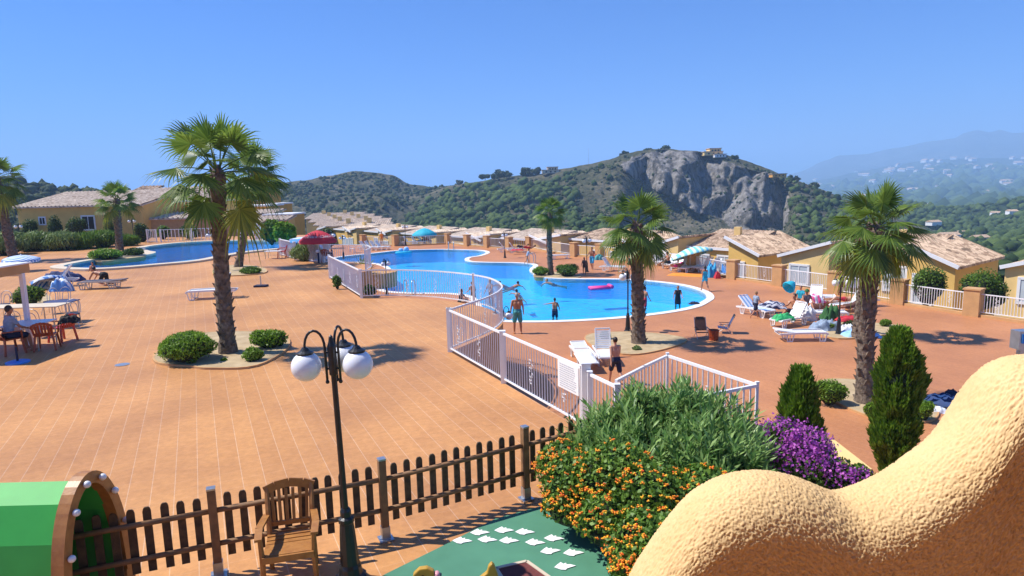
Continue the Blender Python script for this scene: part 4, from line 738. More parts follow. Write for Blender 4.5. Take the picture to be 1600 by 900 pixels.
# oleander
def shoots(name, blobs, n, L, w, m, parent, per=12, lean=.6):
    V = []; F = []
    B = blobs; ws = [b_[1][0] * b_[1][2] for b_ in B]
    for i in range(n):
        c, r = random.choices(B, ws)[0]; d = Vector(rng.normal(size=3)).normalized(); 
        if d.z < -.25: d.z = -d.z
        k = random.uniform(.72, 1.04) if random.random() < .8 else random.uniform(1.0, 1.3); p = Vector(c) + Vector((d.x * r[0], d.y * r[1], d.z * r[2])) * k; ax = (d * lean + Vector((random.uniform(-.35, .35), random.uniform(-.35, .35), 1))).normalized()
        o1 = ax.orthogonal().normalized(); o2 = ax.cross(o1)
        for j in range(per):
            a = j * 2.4 + i; t = j / per; el = R_(35 + 35 * t); dd = (o1 * math.cos(a) + o2 * math.sin(a)) * math.cos(el) + ax * math.sin(el); ll = L * random.uniform(.7, 1.1); q = p + ax * (t - .6) * L * 1.3; s = dd.cross(ax).normalized() * w * .5; nn_ = s.cross(dd).normalized() * w * .25; b0 = len(V)
            V += [q, q + dd * ll * .45 + s, q + dd * ll - Vector((0, 0, ll * .12)), q + dd * ll * .45 - s]; F.append((b0, b0 + 1, b0 + 2, b0 + 3))
    return npmesh(name, [tuple(v) for v in V], F, M[m], parent)
def wb(px, py, Y, r): p = AT(px, py, Y); return ((p.x, p.y, p.z), r)
e = empty('oleander_bush', (0, 0, 0), 0, 'large grey green oleander bush with long narrow leaves between the gate and the bougainvillea', 'bush')
ob = [wb(960, 700, 8.9, (.45, .5, .55)), wb(1010, 690, 8.8, (.5, .5, .6)), wb(1060, 680, 8.8, (.5, .55, .55)), wb(1110, 690, 8.7, (.5, .5, .55)), wb(1010, 740, 8.2, (.6, .5, .55)), wb(1090, 740, 8.1, (.6, .5, .6)), wb(1150, 730, 8.2, (.4, .5, .5)), wb(930, 720, 8.8, (.4, .4, .45)), wb(1130, 780, 7.8, (.5, .5, .6)), wb(1040, 790, 8.0, (.7, .5, .7)), wb(1080, 640, 8.9, (.22, .25, .3)), wb(1000, 640, 8.9, (.25, .25, .25))]
shoots('foliage', ob, 1250, .21, .036, 'leaf_oleander', e, 12)
mb = MB()
for c, r in ob: mb.ball(c, tuple(q * .7 for q in r), 10, 7)
mb.v = [tuple(Vector(p) + Vector((random.uniform(-.06, .06),) * 3)) for p in mb.v]; mb.build('branches', M['twig'], e)  # dark cores added to shut light out of the oleander
# lantana
e = empty('lantana_bush', (0, 0, 0), 0, 'lantana bush covered with orange and yellow flowers beside the green rubber floor', 'bush')
lb_ = [wb(900, 760, 7.7, (.42, .42, .42)), wb(960, 750, 7.5, (.5, .45, .42)), wb(1010, 780, 7.2, (.5, .5, .4)), wb(890, 790, 7.5, (.32, .3, .28)), wb(950, 815, 7.0, (.36, .35, .32)), wb(1010, 850, 6.6, (.42, .4, .36)), wb(1060, 790, 7.2, (.45, .5, .35)), wb(990, 885, 6.4, (.26, .3, .3)), wb(1060, 870, 6.3, (.5, .5, .4)), wb(1100, 770, 7.3, (.35, .4, .3)), wb(880, 730, 8.0, (.35, .3, .32))]
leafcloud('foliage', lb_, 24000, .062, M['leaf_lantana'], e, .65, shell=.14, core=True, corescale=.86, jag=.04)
fl = MB(); fv = []
for i in range(850):
    c, r = random.choice(lb_); d = Vector(rng.normal(size=3)).normalized(); d.z = abs(d.z) * .9 - .1; d.y -= .35; d.normalize()
    p = Vector(c) + Vector((d.x * r[0], d.y * r[1], d.z * r[2])) * random.uniform(1.02, 1.12); s = random.uniform(.017, .033)
    for k in range(7):
        q = p + Vector((random.uniform(-1, 1), random.uniform(-1, 1), random.uniform(-.3, .6))) * s * .9; fl.ball(q, (s * .42, s * .42, s * .34), 5, 3)
fl.build('blossom', M['flower_orange'], e)
# bougainvillea
e = empty('bougainvillea', (0, 0, 0), 0, 'purple flowering bougainvillea behind the wavy wall', 'bush')
bb = [wb(1222, 692, 8.85, (.33, .33, .27)), wb(1262, 705, 8.75, (.28, .28, .3)), wb(1215, 705, 8.9, (.42, .4, .36)), wb(1265, 712, 8.8, (.34, .35, .34)), wb(1165, 700, 8.9, (.35, .4, .35)), wb(1240, 745, 8.5, (.5, .4, .36)), wb(1300, 745, 8.4, (.34, .3, .26)), wb(1340, 748, 8.3, (.22, .2, .18)), wb(1190, 745, 8.5, (.4, .4, .3))]
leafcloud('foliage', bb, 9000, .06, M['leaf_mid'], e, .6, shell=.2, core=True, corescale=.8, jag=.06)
fb = [wb(1222, 692, 8.75, (.36, .36, .28)), wb(1262, 705, 8.6, (.3, .3, .3)), wb(1245, 722, 8.35, (.36, .3, .25)), wb(1312, 748, 8.2, (.2, .22, .17)), wb(1342, 746, 8.2, (.14, .15, .1)), wb(1175, 697, 8.8, (.15, .2, .16))]
leafcloud('blossom', fb, 3000, .042, M['flower_purple'], e, .8, shell=.1, low=-.2, jag=.2)
# ------------------------------------------------------------------ railings
def railing(pts, h, label, posts=(), z0=None, gap=0.11, group=None, scroll=True, name='railing', m='white_metal', cat='railing', kerb=0, bar=.018, postw=.07, posth=None):
    e = empty(name, (0, 0, 0), 0, label, cat, group); P = [Vector(p) for p in pts]; mb = MB()
    up = Vector((0, 0, 1)); top = [p + up * h for p in P]; lo = [p + up * .1 for p in P]
    for q, w in ((top, .045), (lo, .04)):
        mb = MB()
        for a, b in zip(q, q[1:]): d_ = (b - a).normalized() * .015; mb.bar(a - d_, b + d_, w, w * (1.0 if q is top else .8))
        mb.build('top_rail' if q is top else 'bottom_rail', M[m], e)
    cum = [0]
    for a, b in zip(P, P[1:]): cum.append(cum[-1] + (b - a).length)
    def at(s):
        for i in range(len(P) - 1):
            if s <= cum[i + 1] + 1e-6: return P[i].lerp(P[i + 1], (s - cum[i]) / max(1e-6, cum[i + 1] - cum[i]))
        return P[-1]
    n = max(2, int(cum[-1] / gap)); bl = MB()
    for i in range(1, n):
        p = at(cum[-1] * i / n); bl.box(p + up * (h + .1) / 2, (bar, bar, h - .12))
    bl.build('balusters', M[m], e)
    for i in posts:
        p = P[i]; pm = MB(); pm.box(p + up * ((posth or h) + .04) / 2, (postw, postw, (posth or h) + .04)); pm.box(p + up * ((posth or h) + .05), (postw + .015, postw + .015, .02)); pm.build('post', M[m], e)
    if scroll:
        k = int(cum[-1] / 1.25)
        for i in range(k):
            s = cum[-1] * (i + .5) / k; p = at(s); q = at(s + .1); t = (q - p).normalized(); sm = MB()
            for j, (dx, dz) in enumerate(((-.045, .42), (.045, .5), (-.045, .6), (.045, .68), (-.04, .76), (0, .35))):
                pts_ = [p + t * (dx + .032 * math.cos(a)) + up * (dz + .04 * math.sin(a)) for a in np.linspace(0, 6.28 * .85, 9)]; sm.tube(pts_, .008, 4)
            sm.build('scrollwork', M[m], e)
    return e
railing(fc, 1.1, 'curved white railing of the far terrace lookout near the red parasol', (0, 15, 30), gap=.13, scroll=False)
railing(fd, 1.1, 'short straight white railing beside the climbing plant and the round planter', (0, 2), gap=.12, postw=.1)
railing(fe, 1.1, 'long S-shaped white railing around the middle lookout above the pool', (24, 66), gap=.115, postw=.08)
F4 = railing([gA, (gA + gB) / 2, gB], 1.1, 'straight white railing running down to the gate beside the upper terrace', (0, 1, 2), gap=.105, postw=.12)
railing([G(439, 399, UP), G(462, 406, UP)], 1.1, 'short white railing beside the red chair by the upper pool', (0, 1), gap=.12, scroll=False, postw=.12)
railing([gC, gD], 1.05, 'narrow white gate leaf next to the notice board', (0, 1), name='gate', cat='gate', gap=.1, scroll=False, postw=.08)
mb = MB(); mb.box((1.22, 10.98, UP + .6), (.15, .15, 1.2)); mb.box((1.22, 10.98, UP + 1.21), (.17, .17, .03)); tag(mb.build('gate_post', M['white_metal']), 'thick white post between the notice board and the gate leaf', 'post')
railing([la[0], la[1], la[2]], 1.1, 'white railing rising behind the walking boy on the stair landing', (), gap=.12, scroll=False, bar=.02)
railing([la[2], la[3]], 1.1, 'white railing of the stair landing sloping to its right hand corner', (0, 1), gap=.13, bar=.02, postw=.04)
railing([la[3], Vector((2.5, 9.27, UP))], 1.1, 'white railing of the stair landing half hidden behind the oleander', (), gap=.13, bar=.02)
# notice board on the railing
e = empty('notice_board', (0, 0, 0), 0, 'white notice board fixed to the railing beside the gate', 'sign'); dF = (gB - gA).normalized(); nF = Vector((-dF.y, dF.x, 0)) * -1
c0 = gB - dF * .42 + nF * .05 + Vector((0, 0, .84)); ang = math.atan2(dF.y, dF.x); mb = MB(); mb.box(c0, (.7, .02, .5), ang); mb.build('board', M['paint_white'], e)
tl = MB()
for r in range(11):
    x = -.28
    while x < .26:
        w = random.uniform(.03, .09); 
        if x + w > .29: break
        tl.box(c0 + dF * (x + w / 2) + nF * .013 + Vector((0, 0, .2 - r * .04)), (w, .004, .014), ang); x += w + .018
M['print'] = mat('faded_print', (0.45, 0.47, 0.5), .8, var=.1); tl.build('printed_lines', M['print'], e)
# upper pool fences
railing([G(231, 379, UP), G(245, 379, UP)], 1.15, 'small white gate by the left lamp behind the upper pool', (0, 1), gap=.2, scroll=False, name='gate', cat='gate', bar=.04, postw=.1)
railing([G(252, 379, UP), G(300, 377.5, UP), G(345, 375.5, UP)], 1.15, 'long white railing behind the upper pool below the arches', (0, 1), gap=.3, scroll=False, bar=.04, postw=.12)
railing([G(375, 376, UP), G(402, 375, UP)], 1.4, 'white railing behind the upper pool right of the tall palms', (0, 1), gap=.25, scroll=False, bar=.05, postw=.25)
railing([G(404, 374, UP), G(421, 380, UP)], 1.2, 'white railing running towards the upper pool beside the feathery bushes', (0, 1), gap=.25, scroll=False, bar=.05, postw=.25)
# pillars and pool fence
PIL = [(-17.4, 78.5), (-13.3, 76.6), (-7.3, 77.2), (-4.85, 74), (-2.55, 71.7), (-.2, 69), (1.9, 68.8), (5.75, 60.3), (7.8, 58.2), (9.7, 55.6), (13.4, 48.7), (14.66, 43.7), (16.4, 40.4), (18.15, 36.9), (19.7, 33.4), (21.2, 30.1)]
PLB = ['leftmost tan pillar by the ribbed roof', 'tan pillar left of the cyan parasol', 'tan pillar right of the cyan parasol', 'pillar with a pale side beside the pool ladder', 'tan pillar left of the lamp on the far side', 'tan pillar right of the lamp on the far side', 'tan pillar just left of the slim palm', 'tan pillar behind the walking man in blue shorts', 'tan pillar left of the white door on the far side', 'tan pillar behind the fan palm in the sandy bed', 'tan pillar behind the striped parasol', 'tan pillar right of the blue folding chairs', 'tan pillar behind the girl in turquoise', 'tan pillar left of the lamp by the loungers', 'wide tan pillar right of the large palm', 'nearest tan pillar at the right edge']
proto = empty('pillar', (*PIL[0], 0), math.atan2(U.y, U.x), PLB[0], 'pillar', 'tan pillars of the pool fence')
mb = MB(); mb.box((0, 0, .61), (.64, .6, 1.22)); mb.build('shaft', M['plaster_tan'], proto); mb = MB(); mb.box((0, 0, 1.255), (.72, .68, .07)); mb.build('cap', M['plaster_tan'], proto)
for (x, y), lb in list(zip(PIL, PLB))[1:]: dup(proto, (x, y, 0), label=lb)
FLB = ['of pool fence right of the ' + ' '.join(l.replace('tan ', '').split()[:8]) for l in PLB]
PIL2 = PIL + [(24.6, 24.0)]
for i in range(len(PIL2) - 1):
    a = Vector((*PIL2[i], 0)); b = Vector((*PIL2[i + 1], 0)); d = (b - a).normalized() * .34; far = a.y > 52
    railing([a + d + Vector((0, 0, .12)), b - d + Vector((0, 0, .12))], .92, 'white panel ' + FLB[i], (), gap=.22 if far else .12, scroll=not far, group='white panels of the pool fence', bar=.035 if far else .022, name='fence_panel', cat='fence')
    kb = MB(); kb.bar(a + Vector((0, 0, .05)), b + Vector((0, 0, .05)), .3, .14); tag(kb.build('fence_kerb', M['plaster_tan']), kind='structure')
# ------------------------------------------------------------------ lamps
def lamp(base, h, rz, label, group='black street lamps with white globes'):
    s = h / 2.82; e = empty('street_lamp', base, rz, label, 'street lamp', group); mb = MB()
    mb.lathe([(r * s, z * s) for r, z in ((.17, 0), (.17, .05), (.13, .08), (.12, .16), (.105, .2), (.085, .55), (.075, .66), (.085, .68), (.085, .72), (.06, .74), (.06, .8), (.045, .83))], 12); mb.build('base', M['black_metal'], e)
    mb = MB(); mb.lathe([(r * s, z * s) for r, z in ((.034, .8), (.03, 2.3), (.045, 2.32), (.045, 2.62), (.03, 2.66), (.02, 2.72), (.001, 2.74))], 12); mb.build('pole', M['black_metal'], e)
    for k in range(3):
        a = R_((187, 352, 78)[k]); d = Vector((math.cos(a), math.sin(a), 0)); am = MB(); pts = [d * .07 + Vector((0, 0, 2.25)), d * .07 + Vector((0, 0, 2.6))] + [d * (.07 + .1 - .1 * math.cos(t)) + Vector((0, 0, 2.62 + .17 * math.sin(t))) for t in np.linspace(.2, PI - .2, 9)] + [d * .27 + Vector((0, 0, 2.62)), d * .27 + Vector((0, 0, 2.56))]
        am.tube([p * s for p in pts], .014 * s, 8); am.ball(d * .07 * s + Vector((0, 0, 2.24 * s)), .022 * s, 8, 5)
        for z in (2.38, 2.55): am.tube([Vector((0, 0, z * s)), (d * .08 + Vector((0, 0, z))) * s], .012 * s, 6)
        arm = am.build('arm', M['black_metal'], e, True); gm = MB(); gm.ball((d * .27 + Vector((0, 0, 2.42))) * s, .155 * s, 24, 16); gm.build('globe', M['globe'], e, True); cp = MB(); cp.lathe([(.085 * s, 2.55 * s), (.09 * s, 2.57 * s), (.05 * s, 2.59 * s), (.03 * s, 2.62 * s)], 14, tuple(d * .27 * s)); cp.build('globe_cap', M['black_metal'], e)
    return e
lamp(G(549, 905, UP), 2.82, 0, 'nearest black lamp post with three white globes beside the wooden chair', None).rotation_euler = (0, -.018, 0)
for px, py, pt, z, rz, lb in [(981, 518, 418, 0, .3, 'black lamp post left of the fan palm in the sandy bed'), (789, 403, 362, 0, .8, 'lamp post on the far deck above the middle of the pool'), (634, 384, 350, 0, .2, 'lamp post on the far deck left of the cyan parasol'), (917, 425, 368, 0, .5, 'lamp post beside the walking man in blue shorts'), (1310, 523, 428, 0, 0, 'lamp post among the loungers left of the large palm'), (210, 380, 340, UP, .2, 'lamp post behind the islet palm of the upper pool'), (34, 392, 348, UP, 0, 'lamp post at far left behind the awning'), (537, 404, 374, 0, .1, 'lamp post seen through the far lookout railing'), (519, 412, 358, 0, .3, 'lamp post right of the red parasol'), (605, 462, 405, 0, .9, 'lamp post on the near peninsula, its globes just above the railing'), (787, 588, 478, 0, .2, 'lamp post below the middle lookout, seen through the railing'), (337, 424, 382, UP, .5, 'lamp post hidden behind the trunk of the tallest palm')]:
    lamp(G(px, py, z), min(2.95, max(2.3, hgt(px, py, pt, z))), rz, lb)
# ------------------------------------------------------------------ picket fence
PP = [Vector(p) for p in ((-6.9, 5.5, UP), (-5.1, 6.15, UP), (-3.34, 6.86, UP), (-1.61, 7.55, UP), (.12, 8.51, UP), (1.75, 9.5, UP))]
e = empty('picket_fence', (0, 0, 0), 0, 'brown wooden picket fence between the tiled terrace and the playground', 'fence')
for i, p in enumerate(PP):
    mb = MB(); d = (PP[min(i + 1, 5)] - PP[max(i - 1, 0)]).normalized(); an = math.atan2(d.y, d.x); mb.box(p + Vector((0, 0, .53)), (.085, .085, .98), an); mb.build('post', M['wood_post'], e); f = MB(); f.box(p + Vector((0, 0, .09)), (.1, .1, .17), an); f.box(p + Vector((0, 0, .012)), (.17, .17, .02), an); f.build('metal_foot', M['steel'], e); c_ = MB(); c_.box(p + Vector((0, 0, 1.03)), (.092, .092, .02), an); c_.build('cap', M['steel'], e)
for a, b in zip(PP, PP[1:]):
    d = (b - a).normalized(); n_ = Vector((-d.y, d.x, 0))
    for z in (.38, .77):
        mb = MB(); mb.tube([a + d * .045 + Vector((0, 0, z)), b - d * .045 + Vector((0, 0, z))], .03, 10); mb.build('rail', M['wood_post'], e, True)
    k = 11; an = math.atan2(d.y, d.x)
    for j in range(k):
        t = (j + 1) / (k + 1) + random.uniform(-.004, .004); p = a.lerp(b, t) + n_ * .042; w = .04; z0, z1 = .2, .93 + random.uniform(-.012, .012)
        out = [p - d * w + Vector((0, 0, z0)), p + d * w + Vector((0, 0, z0)), p + d * w + Vector((0, 0, z1 - .045)), p + d * w * .8 + Vector((0, 0, z1 - .015)), p + d * w * .45 + Vector((0, 0, z1)), p - d * w * .45 + Vector((0, 0, z1)), p - d * w * .8 + Vector((0, 0, z1 - .015)), p - d * w + Vector((0, 0, z1 - .045))]
        mb = MB(); mb.extr([q + n_ * random.uniform(-.002, .002) for q in out], n_ * .02); mb.build('picket', M['wood_dark'], e, fixn=True)
# ------------------------------------------------------------------ wooden armchair, playhouse, spring duck, wavy wall
def wood_chair(loc, rz):
    e = empty('wooden_armchair', loc, rz, 'varnished wooden armchair with slatted back by the picket fence', 'chair'); W = M['wood_chair']  # faces -y
    for sx in (-1, 1):
        mb = MB(); mb.tube([(sx * .27, -.24, 0), (sx * .26, -.25, .4), (sx * .27, -.25, .62)], [.03, .032, .026], 6); mb.build('leg', W, e)
        mb = MB(); mb.tube([(sx * .24, .26, 0), (sx * .23, .22, .42), (sx * .235, .27, .7), (sx * .24, .35, .95)], [.028, .032, .03, .026], 6); mb.build('leg', W, e)
        mb = MB(); pts = [(sx * .28, -.30, .64), (sx * .29, -.1, .67), (sx * .27, .1, .655), (sx * .25, .27, .64)]
        for a, b in zip(pts, pts[1:]): mb.bar(a, b, .075, .028)
        mb.build('armrest', W, e)
    mb = MB(); n = 7
    for i in range(n): y0 = -.27 + i * .07; mb.box((0, y0 + .035, .43 - .02 * math.sin(i / 6 * PI)), (.5, .064, .022))
    mb.build('seat', W, e); mb = MB(); mb.bar((-.26, -.28, .40), (.26, -.28, .40), .03, .07); mb.bar((-.24, .22, .38), (.24, .22, .38), .03, .06)
    for s in (-1, 1): mb.bar((s * .25, -.26, .39), (s * .23, .22, .38), .03, .06)
    mb.build('seat_frame', W, e); mb = MB(); top = [(-.265, .335, .90), (-.15, .345, .945), (0, .35, .965), (.15, .345, .945), (.265, .335, .90)]
    for a, b in zip(top, top[1:]): mb.bar(a, b, .028, .10)
    mb.build('top_rail', W, e); mb = MB(); mb.bar((-.235, .265, .53), (.235, .265, .53), .026, .05); mb.build('lower_rail', W, e)
    for i in range(6): x = -.175 + i * .07; mb = MB(); mb.bar((x, .265, .54), (x * 1.08, .34, .90), .034, .014, upv=(0, 1, 0)); mb.build('slat', W, e)
cp_ = G(463, 893, UP); wood_chair(Vector((cp_.x, cp_.y - .12, UP)), R_(14))
# playhouse: green barrel roof with a wooden end arch studded with white balls
e = empty('playhouse', (0, 0, 0), 0, 'green roofed playhouse with a wooden arch and white knobs at the bottom left', 'playhouse')
def archpt(t, r=0.0):  # t in 0..1 across the arch; pointed dome in the y-z plane
    a = PI * t; y = 6.2 - (0.5 + r) * math.cos(a); z = UP + .12 + (1.36 + r) * (math.sin(a) ** .8 if 0 < t < 1 else 0); return y, z
X1 = -4.2
out = [archpt(k / 28, .05) for k in range(29)]; inn = [archpt(k / 28, -.07) for k in range(29)]
mb = MB(); ring_ = [(X1, y, z) for y, z in out] + [(X1, y, z) for y, z in inn[::-1]]
n2 = 29; V = [(X1, y, z) for y, z in out] + [(X1, y, z) for y, z in inn] + [(X1 - .12, y, z) for y, z in out] + [(X1 - .12, y, z) for y, z in inn]; F = []
for k in range(28): F += [(k, k + 1, n2 + k + 1, n2 + k), (2 * n2 + k, 3 * n2 + k, 3 * n2 + k + 1, 2 * n2 + k + 1), (k, 2 * n2 + k, 2 * n2 + k + 1, k + 1), (n2 + k, n2 + k + 1, 3 * n2 + k + 1, 3 * n2 + k)]
mb.add(V, F); mb.build('arch', M['wood_chair'], e, fixn=True)
mb = MB(); prof = [archpt(t, -.03) for t in (0, .09, .2, .34, .5, .66, .8, .91, 1)]
V = [(X1 - .10, y, z) for y, z in prof] + [(X1 - 3.2, y, z) for y, z in prof]; k_ = len(prof); mb.add(V, [(i, i + 1, k_ + i + 1, k_ + i) for i in range(k_ - 1)]); pr2 = [archpt(t, -.06) for t in (0, .09, .2, .34, .5, .66, .8, .91, 1)]
V = [(X1 - .10, y, z) for y, z in pr2] + [(X1 - 3.2, y, z) for y, z in pr2]; mb.add(V, [(i + 1, i, k_ + i, k_ + i + 1) for i in range(k_ - 1)]); mb.build('roof', M['plastic_green'], e)
mb = MB(); iw = [archpt(k / 28, -.09) for k in range(3, 26)]; mb.extr([(X1 - .6, y, max(z, UP + .75)) for y, z in iw], (-.03, 0, 0)); mb.build('end_panel', M['plastic_green'], e, fixn=True)
for t in (.16, .30, .44, .60, .73, .86):
    y, z = archpt(t, -.01); mb = MB(); mb.ball((X1 + .035, y, z), .035, 14, 9); mb.build('knob', M['plastic_white'], e, True)
for y in (5.72, 6.68):
    mb = MB(); mb.box((X1 - .06, y, UP + .1), (.12, .14, .3)); mb.build('foot', M['wood_chair'], e)
# spring duck rider
DUCK = G(709, 1012, UP)
def duck():
    e = empty('spring_rider', (DUCK.x, DUCK.y, UP), R_(4), 'yellow duck shaped spring rider with pink beak tip beside the red mat', 'spring rider')
    M['duck'] = mat('yellow_board', (0.50, 0.29, 0.035), .4, var=.15, scale=8); prof = [(-.43, .50), (-.35, .42), (-.15, .36), (.15, .36), (.34, .42), (.42, .55), (.43, .70), (.40, .80), (.375, .83), (.345, .80), (.33, .74), (.24, .67), (.16, .60), (.02, .56), (-.10, .58), (-.155, .62), (-.15, .68), (-.135, .72), (-.15, .79), (-.21, .825), (-.28, .82), (-.335, .77), (-.345, .70), (-.37, .655), (-.42, .62)]
    mb = MB(); prof = [(x, z) for x, z in prof]
    mb.extr([(x, -.03, z) for x, z in prof], (0, .06, 0)); o = mb.build('body', M['duck'], e, fixn=True); bv = o.modifiers.new('b', 'BEVEL'); bv.width = .012; bv.segments = 2
    mb = MB(); mb.ball((-.125, 0, .745), (.03, .04, .028), 12, 8); mb.build('beak_tip', mat('pink_plastic', (.75, .35, .38), .4, var=.1), e, True)
    mb = MB(); mb.lathe([(.014, -.034), (.014, .034)], 12); 
    ey = MB(); ey.tube([(-.25, -.034, .745), (-.25, .034, .745)], .018, 12); ey.build('eye', M['black_metal'], e)
    sp = MB(); sp.tube([(.09 * math.cos(a), .09 * math.sin(a), .02 + a * .0085) for a in np.linspace(0, 38, 120)], .012, 6); sp.build('spring', M['black_metal'], e)
    se = MB(); se.box((.06, 0, .60), (.2, .22, .03)); se.build('seat', mat('blue_seat', (.03, .10, .25), .4, var=.1), e); hd = MB(); hd.tube([(-.1, -.14, .66), (-.1, .14, .66)], .012, 8); hd.build('handle', M['black_metal'], e)
duck()
# foreground wavy parapet
M['stucco'] = mat('rough_yellow_stucco', (0.70, 0.50, 0.26), 0.92, col2=(0.64, 0.43, 0.205), scale=7, bump=0.0, bscale=480, bdist=0.003, spec=.2)
sil = [(985, 900), (1010, 857), (1040, 815), (1080, 767), (1120, 743), (1150, 734), (1180, 731), (1210, 733), (1243, 741), (1275, 755), (1300, 765), (1320, 762), (1360, 748), (1400, 726), (1430, 704), (1455, 686), (1477, 667), (1500, 636), (1523, 596), (1545, 567), (1570, 553), (1600, 550)]
YW = 1.25; prof = []
for px, py in sil: p = AT(px, py, YW + .03); prof.append((p.x, p.z - EYE.z))
prof = [(-.05, -1.75), (.04, -1.45), (.12, -1.15), (.18, -.95)] + prof + [(1.06, -.345), (1.15, -.36), (1.3, -.42), (1.5, -.55), (1.8, -.6)]
def rz_(x):
    for (a, za), (b, zb) in zip(prof, prof[1:]):
        if x <= b: t = (x - a) / (b - a); return za + (zb - za) * t
    return prof[-1][1]
xs = np.arange(-.05, 1.32, .0019); zz = np.array([rz_(x) for x in xs]); ker = np.hanning(37); ker /= ker.sum(); zz = np.convolve(np.pad(zz, 18, mode='edge'), ker, 'valid')
RW = .095; sec = [(0.012 * 0 + RW, -1.0)] + [(RW, -z) for z in np.linspace(.9, RW, 60)[0:]] + [(RW * math.cos(a), -RW + RW * math.sin(a)) for a in np.linspace(0, PI, 150)[1:-1]] + [(-RW, -z) for z in np.linspace(RW, .6, 260)] + [(-RW, -1.6)]
sec = np.array(sec); nx_, ns_ = len(xs), len(sec); dzdx = np.gradient(zz, xs)
tt = np.gradient(sec, axis=0); nrm2 = np.stack([tt[:, 1], -tt[:, 0]], 1); nrm2 /= np.linalg.norm(nrm2, axis=1)[:, None]; nrm2 *= np.where((nrm2 * (sec + [0, .2])).sum(1) > 0, 1, -1)[:, None]
rn = rng.normal(size=(nx_, ns_)); kk = np.array([[.5, .8, .5], [.8, 1, .8], [.5, .8, .5]]); pad = np.pad(rn, 1, mode='wrap'); sm = sum(kk[i, j] * pad[i:i + nx_, j:j + ns_] for i in range(3) for j in range(3)) / 2.2; lf_ = rng.normal(size=(nx_ // 12 + 2, ns_ // 12 + 2)); lf_ = np.kron(lf_, np.ones((12, 12)))[:nx_, :ns_]
amp = np.clip(.2 * sm + .8 * rn, -1.4, 1.6) * .0013
V = np.zeros((nx_, ns_, 3)); V[:, :, 0] = xs[:, None] - dzdx[:, None] / np.sqrt(1 + dzdx[:, None] ** 2) * np.clip(nrm2[None, :, 1], 0, 1) * amp; V[:, :, 1] = YW + sec[None, :, 0] + nrm2[None, :, 0] * amp; V[:, :, 2] = EYE.z + zz[:, None] + sec[None, :, 1] + nrm2[None, :, 1] * amp
I = np.arange(nx_ * ns_).reshape(nx_, ns_); F = np.stack([I[:-1, :-1], I[:-1, 1:], I[1:, 1:], I[1:, :-1]], -1).reshape(-1, 4)
o = npmesh('wavy_parapet', V.reshape(-1, 3), F, M['stucco'], smooth=False); o_par = o; tag(o, 'foreground parapet of rough yellow stucco with a wavy rounded top', 'wall')
# balcony floor and low plinth under the parapet
mb = MB(); mb.box((.9, .15, EYE.z - 1.42), (3.4, 2.0, .12)); o = mb.build('balcony_floor', M['tile']); tag(o, kind='structure')
hw = empty('house_wall', (0, 0, 0), 0, 'ochre wall of the photographer\'s own house behind the balcony', 'house'); mb = MB(); mb.box((.6, -1.6, 5.2), (9, .3, 6.4)); mb.build('wall', M['plaster_orange'], hw); mb = MB(); mb.box((.6, -1.5, 8.5), (9.4, .8, .2)); mb.build('eaves', M['roof'], hw)  # unseen wall and eaves added to block sky and warm the parapet's shade
# stair wall fragment and steps beyond the parapet
mb = MB(); a = AT(1292, 690, 10.6); b = AT(1350, 736, 9.6); mb.bar((a.x, a.y, a.z - .5), (b.x, b.y, b.z - .5), .22, 1.0); mb.bar((a.x, a.y, a.z - .0), (b.x, b.y, b.z - .0), .26, .05); tag(mb.build('stair_wall', M['plaster_pale']), 'pale sloping top of a low stair wall beside the tall conifer', 'wall')
a = AT(1596, 530, 7.0); e = empty('metal_box', (a.x, a.y, a.z), .1, 'small grey blue metal box just above the parapet at the right edge', 'box'); mb = MB(); mb.box((0, 0, 0), (.16, .12, .2)); mb.build('case', M['steel'], e); mb = MB(); mb.box((0, -.065, .02), (.11, .01, .1)); mb.build('panel', M['blue_fabric'], e); mb = MB(); mb.box((0, 0, -2.6), (.05, .05, 5.0)); mb.build('stake', M['steel'], e)
# drain cover
g_ = G(191, 570, UP); mb = MB(); mb.lathe([(.17, 0), (.17, .008), (.12, .009), (.02, .009)], 18, (g_.x, g_.y, UP + .003)); tag(mb.build('drain_cover', M['steel']), 'round grey drain cover in the tiles of the left terrace', 'drain cover')
